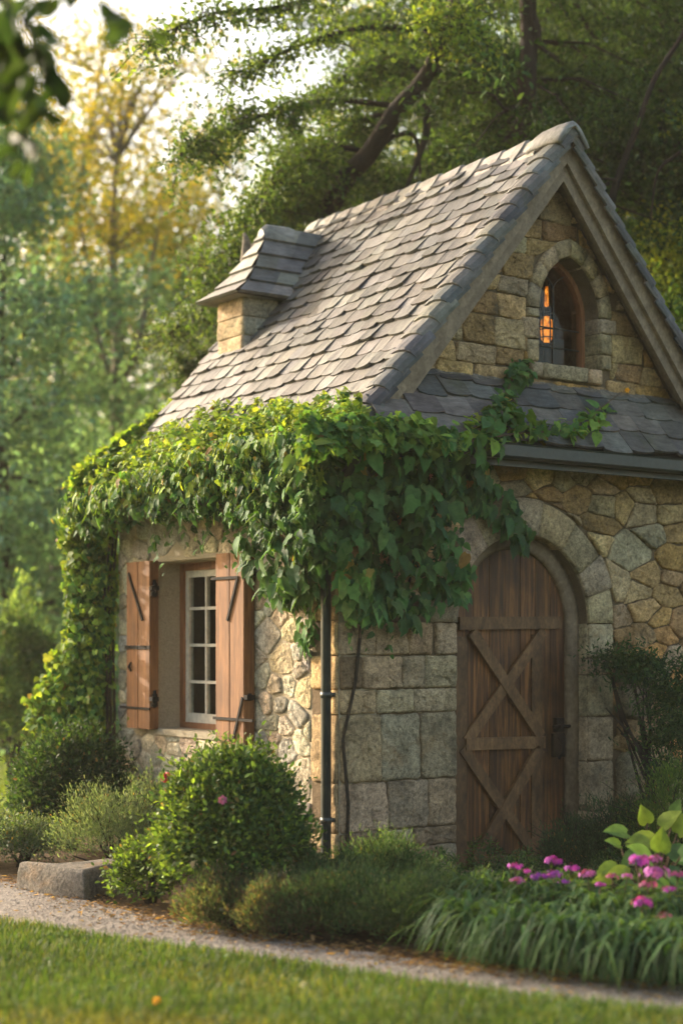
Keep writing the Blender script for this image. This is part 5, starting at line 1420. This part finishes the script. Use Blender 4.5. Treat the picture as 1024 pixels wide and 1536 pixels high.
T_HAZE_TEAL = [(.14, .26, .20), (.16, .28, .215), (.12, .23, .18), (.18, .30, .22)]  # blue-green crowns, paled in colour to stand in for haze
T_DEEP = [(.035, .07, .022), (.045, .085, .026), (.03, .06, .02), (.06, .10, .03)]
# near trees that close in behind the roof
tree('broadleaf_tree', pxd(792, 17.0), 11.0, 2.4, 3.1, .135, 52000, .075, T_DEEP, 'tall dense dark tree whose straight trunk stands above the gable peak', 400, sig=.17, limbs=22)
tree('broadleaf_tree', pxd(985, 16.6), 10.0, 1.8, 2.8, .12, 46000, .075, T_DEEP, 'dense dark tree behind the lower end of the gable roof slope', 401, sig=.17, limbs=20)
tree('broadleaf_tree', pxd(640, 19.5), 11.5, 2.2, 1.9, .14, 42000, .085, T_DEEP + T_HAZE_FAR[:1], 'dense green tree rising behind the middle of the roof ridge', 402, sig=.19, limbs=20)
tree('broadleaf_tree', pxd(1180, 15.5), 10.5, 1.5, 2.6, .12, 26000, .08, T_DEEP, 'dark tree at the picture edge beyond the gable', 403, sig=.18, limbs=16)
tree('broadleaf_tree', pxd(860, 24), 14.5, 2.0, 3.4, .16, 30000, .12, T_DEEP, 'tall shadowy tree deep in the wood behind the gable peak', 404, sig=.26, limbs=22)
tree('broadleaf_tree', pxd(1010, 25), 14.5, 2.0, 4.0, .16, 30000, .12, T_DEEP, 'tall shadowy tree deep in the wood at the picture edge', 405, sig=.26, limbs=22)
tree('understory_tree', pxd(1010, 14.6), 4.9, 1.2, 1.1, .04, 9000, .07, GREEN_YEL + GREEN_MID, 'small sunlit yellow green tree showing past the gable roof slope', 406, sig=.22, limbs=12)

# tree with a leaning trunk whose long boughs hang over the roof into the bright sky
r = np.random.default_rng(450); rr = random.Random(450)
lt = thing('leaning_tree', pxd(330, 16.2), 'tree with a dark leaning trunk and fine leaved boughs hanging before the bright sky', 'tree', 'trees of the wood')
tm = MB(); L = Leaves()
def px3(l): return [at(*a) for a in l]
base = np.array(ROOT[lt.name])
main = [base - UP*.1, at(400, 560, 16.0), at(500, 300, 14.9), at(550, 235, 14.6), at(595, 165, 14.4), at(635, 120, 14.4), at(668, 50, 14.4), at(690, -40, 14.8), at(715, -160, 14.8), at(700, -330, 14.6)]
tm.tube(smooth_line(main, 3), [.11 - .065*i/27 for i in range(28)], 9)
tm.tube(smooth_line(px3([(632, 125, 14.4), (640, 190, 14.3), (622, 250, 14.3), (600, 300, 14.3)]), 4), [.045 - .03*i/12 for i in range(13)], 6)
tm.tube(smooth_line(px3([(560, 230, 14.6), (590, 205, 14.5), (622, 205, 14.4), (630, 260, 14.3)]), 4), [.03 - .018*i/12 for i in range(13)], 6)
BOUGH = [([(690, -40, 14.8), (560, -30, 14.3), (420, 10, 13.9), (320, 20, 13.7), (225, 60, 13.5)], 2600, .15, GREEN_MID + GREEN_YEL[:1]),
         ([(668, 50, 14.9), (560, 40, 14.5), (470, 60, 14.2), (400, 90, 14.0), (350, 110, 13.8)], 1700, .15, GREEN_MID + GREEN_YEL[:1]),
         ([(600, 160, 15.0), (500, 150, 14.6), (420, 165, 14.3), (350, 190, 14.1), (270, 232, 14.0)], 4200, .17, GREEN_MID),
         ([(560, 230, 15.2), (480, 220, 14.9), (420, 260, 14.7), (370, 330, 14.6), (330, 420, 14.5)], 6400, .24, GREEN_MID),
         ([(545, 250, 15.2), (490, 290, 15.0), (440, 310, 14.9), (400, 370, 14.9), (360, 460, 14.9)], 5200, .24, GREEN_MID),
         ([(480, 330, 15.6), (420, 370, 15.4), (350, 430, 15.2), (290, 470, 15.0), (255, 500, 14.9)], 2600, .16, GREEN_GREY + GREEN_MID),
         ([(400, 540, 16.0), (350, 520, 15.8), (300, 530, 15.4), (270, 545, 15.2)], 2200, .15, GREEN_GREY + GREEN_MID),
         ([(400, 580, 16.0), (360, 560, 15.8), (320, 580, 15.4), (295, 600, 15.2)], 2000, .13, GREEN_GREY + GREEN_MID),
         ([(590, 165, 15.0), (530, 190, 15.4), (490, 250, 15.6), (470, 310, 15.8)], 4200, .22, GREEN_MID + T_DEEP),
         ([(635, 120, 15.0), (600, 90, 15.2), (540, 100, 15.4), (480, 140, 15.4)], 2600, .2, GREEN_MID + T_DEEP),
         ([(690, -40, 14.8), (690, 10, 14.2), (700, 40, 14.0), (710, 60, 13.9)], 900, .15, GREEN_YEL),
         ([(690, -40, 14.8), (650, 10, 14.2), (640, 30, 14.0), (635, 45, 13.9)], 700, .13, GREEN_YEL),
         ([(668, 50, 14.9), (720, 110, 15.2), (745, 180, 15.4), (760, 240, 15.5)], 2600, .22, T_DEEP),
         ([(715, -160, 14.8), (560, -180, 14.2), (400, -120, 13.6), (300, -60, 13.3)], 2000, .2, GREEN_MID)]
for path, n, sg, pal in BOUGH:
    pts = smooth_line(px3(path), 4); m = len(pts); tm.tube(pts, [.030*(1 - .8*i/(m-1)) for i in range(m)], 5)
    tw = []
    for i in range(m//4, m):
        for _ in range(4):
            e = limb_path(pts[i], (rr.gauss(0, 1), rr.gauss(0, 1), rr.gauss(-.35, .5)), rr.uniform(.5, 1.5)*sg*2.0, 3, rr, .25, -.05); tm.tube(e, [.008, .006, .005, .003], 4, cap=False); tw += e
    tw = np.array(tw); c = r.integers(0, len(tw), n); P = tw[c] + r.normal(size=(n, 3))*sg*.34
    tone = (1 + r.uniform(-.25, .25, (len(tw), 1)))[c]
    L.add(place(HEXV, HEXF, P, rnd_dir(n, r) - UP*.4, rnd_dir(n, r)*.8 + UP*.6, r.uniform(.55, 1.3, n)*.052, tints(n, pal, r)*tone, .85))
tm.build('trunk', M['bark'], lt, True); L.build('crown', M['leaf'], lt)

stt = thing('straight_tree', pxd(788, 15.4), 'tree with a straight dark trunk rising out of the foliage above the gable peak', 'tree', 'trees of the wood')
tm = MB(); L = Leaves(); base = np.array(ROOT[stt.name]); q = np.random.default_rng(480)
tm.tube(smooth_line([base - UP*.1, at(786, 500, 15.2), at(789, 160, 14.6), at(793, 60, 14.6), at(790, -60, 14.6), at(800, -260, 14.8)], 4), [.10 - .03*i/20 for i in range(21)], 10)
tm.tube(smooth_line(px3([(790, 0, 14.6), (806, 40, 14.5), (812, 70, 14.5), (838, 92, 14.5)]), 4), [.035 - .025*i/12 for i in range(13)], 6)
tm.tube(smooth_line(px3([(789, 150, 14.6), (760, 165, 14.4), (735, 140, 14.3), (700, 140, 14.3)]), 4), [.02 - .014*i/12 for i in range(13)], 6)
for (px, py, dd, n, sg) in ((560, 330, 15.4, 1500, .22), (640, 300, 15.2, 1900, .24), (710, 250, 14.9, 2100, .25), (770, 215, 14.3, 1500, .2), (830, 220, 14.4, 1500, .2), (900, 180, 14.8, 1700, .24), (960, 280, 14.8, 1800, .24), (940, 380, 14.9, 1800, .24), (880, 120, 15.1, 1600, .24), (850, -20, 14.9, 1500, .24), (730, 20, 15.2, 1500, .24), (950, 20, 14.9, 1600, .25), (700, 180, 15.4, 1500, .22), (1010, 330, 15.0, 1500, .24)):
    cc = at(px, py, dd) + q.normal(size=(16, 3))*sg*1.5*np.array([1, 1, .55]); ci = q.integers(0, 16, n)
    P = cc[ci] + q.normal(size=(n, 3))*sg*.42*np.array([1, 1, .5]); L.add(place(HEXV, HEXF, P, rnd_dir(n, q) - UP*.3, rnd_dir(n, q)*.7 + UP*.8, q.uniform(.55, 1.3, n)*.052, tints(n, T_DEEP + GREEN_MID[:1], q)*(1 + q.uniform(-.3, .3, (16, 1)))[ci], .8))
    for e in cc[:5]:
        s0 = at(789, max(-200, min(300, py - 60)), 14.8); tm.tube([s0, s0*.5 + e*.5 + UP*.12, e], [.016, .012, .004], 5, cap=False)
tm.build('trunk', M['bark'], stt, True); L.build('crown', M['leaf'], stt)

# dark limbs seen in front of the dense crown on the far side of the gable
lb = thing('bare_limbed_tree', pxd(900, 14.6), 'thin dark crooked tree with bare curving limbs in front of the dense crowns', 'tree', 'trees of the wood')
tm = MB(); L = Leaves(); base = np.array(ROOT[lb.name])
for path, w in (([(905, 420, 14.3), (912, 330, 14.2), (925, 270, 14.1), (955, 190, 14.0), (980, 120, 14.0), (1024, 50, 14.0), (1060, -30, 14.0)], .04), ([(912, 275, 14.2), (890, 280, 14.1), (868, 240, 14.1), (870, 200, 14.1)], .02), ([(925, 270, 14.1), (900, 268, 14.0), (880, 274, 13.9)], .016),
                ([(1060, 200, 14), (1010, 235, 14), (985, 260, 14), (975, 330, 14.1)], .02), ([(852, -20, 15.2), (880, 40, 15.2), (895, 60, 15.2)], .028)):
    tm.tube(smooth_line(px3(path), 4), [w*(1 - .55*i/(4*(len(path)-1))) for i in range(4*(len(path)-1)+1)], 6)
tm.tube([base, at(903, 560, 14.4), at(905, 415, 14.3)], [.06, .05, .036], 7)
for (px, py, n, sg, pal) in ((1020, 180, 120, .10, GREEN_YEL), (1000, 380, 1500, .2, [(.30, .33, .04), (.22, .28, .04)]), (1005, 455, 1200, .16, [(.30, .33, .04), (.22, .28, .04)]), (1040, 60, 1500, .3, T_DEEP), (960, 120, 900, .25, T_DEEP), (870, 220, 700, .2, T_DEEP), (900, 60, 900, .3, T_DEEP)):  # bright yellow clumps carry a sunlit look in their leaf colour
    P = at(px, py, 15) + r.normal(size=(n, 3))*sg; L.add(place(HEXV, HEXF, P, rnd_dir(n, r) - UP*.3, rnd_dir(n, r)*.8 + UP*.6, r.uniform(.55, 1.3, n)*.055, tints(n, pal, r), .85))
tm.build('trunk', M['bark'], lb, True); L.build('crown', M['leaf'], lb)

# the far wood on the left
tree('spruce_tree', pxd(10, 21.5), 8.2, .3, 2.1, .13, 26000, .11, T_HAZE_TEAL, 'blue green bushy tree at the edge of the meadow, its foliage down to the grass', 410, sig=.34, limbs=24)
tree('spruce_tree', pxd(-150, 23), 9.5, .3, 2.4, .13, 18000, .12, T_HAZE_TEAL, 'blue green bushy tree mostly outside the picture, beside a second one', 411, sig=.36, limbs=22)
tree('shade_tree', pxd(262, 26), 8.0, .4, 2.6, .12, 20000, .12, T_HAZE_TEAL + T_DEEP, 'low dark bushy tree just beyond the ivy clad eave', 412, sig=.36, limbs=22)
bush('meadow_bush', pxd(14, 17.3), .50, .45, 1.95, 'light green rounded bush standing on the far meadow', 'bush', [(.13, .21, .08), (.16, .24, .10), (.10, .17, .07)], 11000, .065, 413, lump=.2, mat='leaf_far')
bush('meadow_bush', pxd(-110, 25), 1.1, .9, 2.1, 'light green bush at the picture edge on the far meadow', 'bush', [(.13, .21, .08), (.16, .24, .10), (.10, .17, .07)], 8000, .085, 414, lump=.2, mat='leaf_far')
# grey forked trunk
fk = thing('forked_tree', pxd(172, 23.5), 'tall tree with a pale grey trunk forking in three below a crown coloured as if lit golden', 'tree', 'trees of the wood')
tm = MB(); base = np.array(ROOT[fk.name])
tm.tube([base - UP*.1, at(172, 900, 23.5), at(174, 700, 23.5), at(178, 575, 23.5), at(176, 480, 23.5), at(168, 380, 23.6), at(175, 240, 23.6), at(185, 120, 23.6)], [.16, .13, .115, .10, .075, .06, .04, .02], 9)
tm.tube([at(178, 600, 23.5), at(160, 550, 23.4), at(147, 505, 23.3), at(140, 440, 23.2), at(120, 330, 23)], [.07, .05, .042, .035, .015], 7)
tm.tube([at(178, 575, 23.5), at(200, 540, 23.5), at(214, 490, 23.4), at(222, 430, 23.4), at(245, 300, 23.4)], [.07, .05, .045, .035, .015], 7)
n = 8000; q = np.random.default_rng(415); ctr = np.array([at(q.uniform(60, 330), q.uniform(60, 400), q.uniform(22.3, 25)) for _ in range(80)]); c = q.integers(0, 80, n)
P = ctr[c] + q.normal(size=(n, 3))*np.array([.34, .34, .2])
L = Leaves(); L.add(place(HEXV, HEXF, P, rnd_dir(n, q) - UP*.2, rnd_dir(n, q)*.7 + UP*.8, q.uniform(.6, 1.3, n)*.10, tints(n, T_SUN_GOLD, q)*(1 + q.uniform(-.2, .2, (80, 1)))[c], .8))
trk = [at(176, 480, 23.5), at(168, 380, 23.6), at(175, 240, 23.6), at(140, 440, 23.2), at(222, 430, 23.4)]
for e in ctr[:40]:
    s0 = min(trk, key=lambda p: np.linalg.norm(p - e) + (3 if p[2] > e[2] else 0)); tm.tube([s0, s0*.5 + e*.5 + UP*.15, e], [.022, .016, .006], 4, cap=False)
tm.build('trunk', M['bark_pale'], fk, True); L.build('crown', M['leaf'], fk)
sl_ = thing('slender_tree', pxd(88, 27), 'slender leaning tree with a thin dark trunk among leaves coloured as if lit golden', 'tree', 'trees of the wood')
tm = MB(); base = np.array(ROOT[sl_.name]); tm.tube([base - UP*.1, at(85, 700, 27), at(92, 450, 27), at(108, 350, 27), at(118, 300, 27), at(135, 210, 27), at(150, 110, 27), at(165, 40, 27)], [.13, .11, .09, .075, .06, .045, .03, .01], 8)
n = 5500; ctr = np.array([at(q.uniform(-10, 260), q.uniform(30, 420), q.uniform(26, 28.5)) for _ in range(60)]); c = q.integers(0, 60, n); P = ctr[c] + q.normal(size=(n, 3))*np.array([.4, .4, .22])
L = Leaves(); L.add(place(HEXV, HEXF, P, rnd_dir(n, q) - UP*.2, rnd_dir(n, q)*.7 + UP*.8, q.uniform(.6, 1.3, n)*.11, tints(n, T_SUN_GOLD, q), .8))
trk = [at(92, 450, 27), at(108, 350, 27), at(118, 300, 27), at(135, 210, 27), at(150, 110, 27)]
for e in ctr[:30]:
    s0 = min(trk, key=lambda p: np.linalg.norm(p - e) + (3 if p[2] > e[2] else 0)); tm.tube([s0, s0*.5 + e*.5 + UP*.15, e], [.02, .014, .006], 4, cap=False)
tm.build('trunk', M['bark'], sl_, True); L.build('crown', M['leaf'], sl_)
# farther rows: three kinds, each copied
A_ = tree('wood_tree', pxd(330, 33), 12.0, 1.2, 3.4, .17, 6500, .19, T_HAZE_FAR + T_SUN_GOLD, 'hazy round crowned tree in the far row above the turret', 420, sig=.42, limbs=17, tmpl=(QUADV, QUADF))
B_ = tree('wood_tree', pxd(60, 36), 14.0, 1.5, 3.6, .18, 6500, .19, T_HAZE_FAR + T_SUN_GOLD, 'hazy tall tree in the far row left of the forked trunk', 421, sig=.42, limbs=18, tmpl=(QUADV, QUADF))
C_ = tree('wood_tree', pxd(190, 41), 12.5, 1.0, 3.8, .18, 6500, .2, T_HAZE_FAR, 'hazy broad tree in the deepest row between two taller ones', 422, sig=.45, limbs=17, tmpl=(QUADV, QUADF))
for src, px, d, rz, sc, lab in ((A_, -60, 34, 1.1, 1.12, 'hazy tree in the far row at the picture edge, above the blue green bush'), (C_, 480, 38, 2.0, 1.05, 'hazy broad tree in the far row hidden behind the ridge'),
                                (B_, -180, 42, .7, 1.2, 'tallest hazy tree of the deepest row at the picture edge'), (A_, 420, 44, 2.9, 1.1, 'hazy round tree of the deepest row beyond the leaning trunk'),
                                (B_, 640, 34, 1.9, 1.15, 'tall hazy tree far behind the middle of the ridge'), (C_, 860, 34, .4, 1.3, 'broad shadowed tree far behind the gable peak'), (A_, 1080, 35, 2.2, 1.3, 'round shadowed tree far behind the gable end'),
                                (C_, 300, 50, 1.2, 1.15, 'faint broad tree in the last row, seen under the bright sky'), (A_, 90, 52, 2.4, 1.2, 'faint round tree in the last row left of the bright sky'), (B_, -320, 36, 2.4, 1.1, 'tall hazy tree outside the meadow side of the picture')):
    copy_tree(src, pxd(px, d), rz, sc, lab)
for k, (px, d, lab) in enumerate(((150, 30, 'dark hazel thicket bush at the foot of the forked tree'), (255, 31, 'dark hazel thicket bush behind the ivy clad eave'), (60, 33, 'dark hazel thicket bush behind the blue green tree'), (-60, 32, 'dark hazel thicket bush at the picture edge of the meadow'), (350, 32, 'dark hazel thicket bush behind the turret'))):
    bush('hazel_bush', pxd(px, d), 1.9, 1.4, 5.2, lab, 'bush', T_HAZE_TEAL + T_DEEP[3:], 15000, .17, 430 + k, 'hazel bushes under the far trees', lump=.25)

# the branch that hangs into view close to the camera
hb = thing('hanging_branch', at(-120, -260, 5.60), 'dark out of focus leafy branch hanging in from above close to the camera', 'branch')
tm = MB(); L = Leaves(); r = np.random.default_rng(470)
for path, k in (([(-120, -260, 5.60), (-60, -60, 5.42), (20, 50, 5.34), (38, 140, 5.25), (28, 230, 5.25)], 46), ([(-120, -260, 5.60), (10, -60, 5.25), (100, -20, 5.16), (160, 10, 5.08), (195, 30, 5.08)], 20), ([(-60, -60, 5.42), (10, 0, 5.25), (50, 60, 5.08), (60, 110, 5.08)], 30), ([(-60, -60, 5.42), (-10, 60, 5.42), (5, 150, 5.42)], 34)):
    pts = smooth_line(px3(path), 5); tm.tube(pts, [.011*(1 - .7*i/(len(pts)-1)) for i in range(len(pts))], 6)
    idx = r.integers(len(pts)//3, len(pts), k); P = np.array(pts)[idx] + r.normal(0, .03, (k, 3))
    D = rnd_dir(k, r)*.7 + np.array([0, 0, -.75]); L.add(place(HEXV, HEXF, P, D, rnd_dir(k, r) - FW*.6, r.uniform(.085, .15, k), tints(k, [(.02, .04, .012), (.03, .055, .015), (.04, .07, .018)], r), .85))
tm.build('stem', M['bark'], hb); L.build('leaves', M['leaf'], hb)

# ------------------------------------------------------------------ haze in the air
hz = MB(); c = cd(0, 26); hz.box((c[0] - 46, c[1] - 46, -1.0), (c[0] + 46, c[1] + 46, 19.5))
hm = bpy.data.materials.new('haze'); hm.use_nodes = True; t_ = hm.node_tree
t_.nodes.remove(t_.nodes['Principled BSDF']); pv = t_.nodes.new('ShaderNodeVolumePrincipled')
pv.inputs['Color'].default_value = (1.0, .93, .80, 1); pv.inputs['Density'].default_value = .0007; pv.inputs['Anisotropy'].default_value = .1
t_.links.new(pv.outputs[0], t_.nodes['Material Output'].inputs['Volume'])
o = hz.build('haze', hm); o['kind'] = 'stuff'
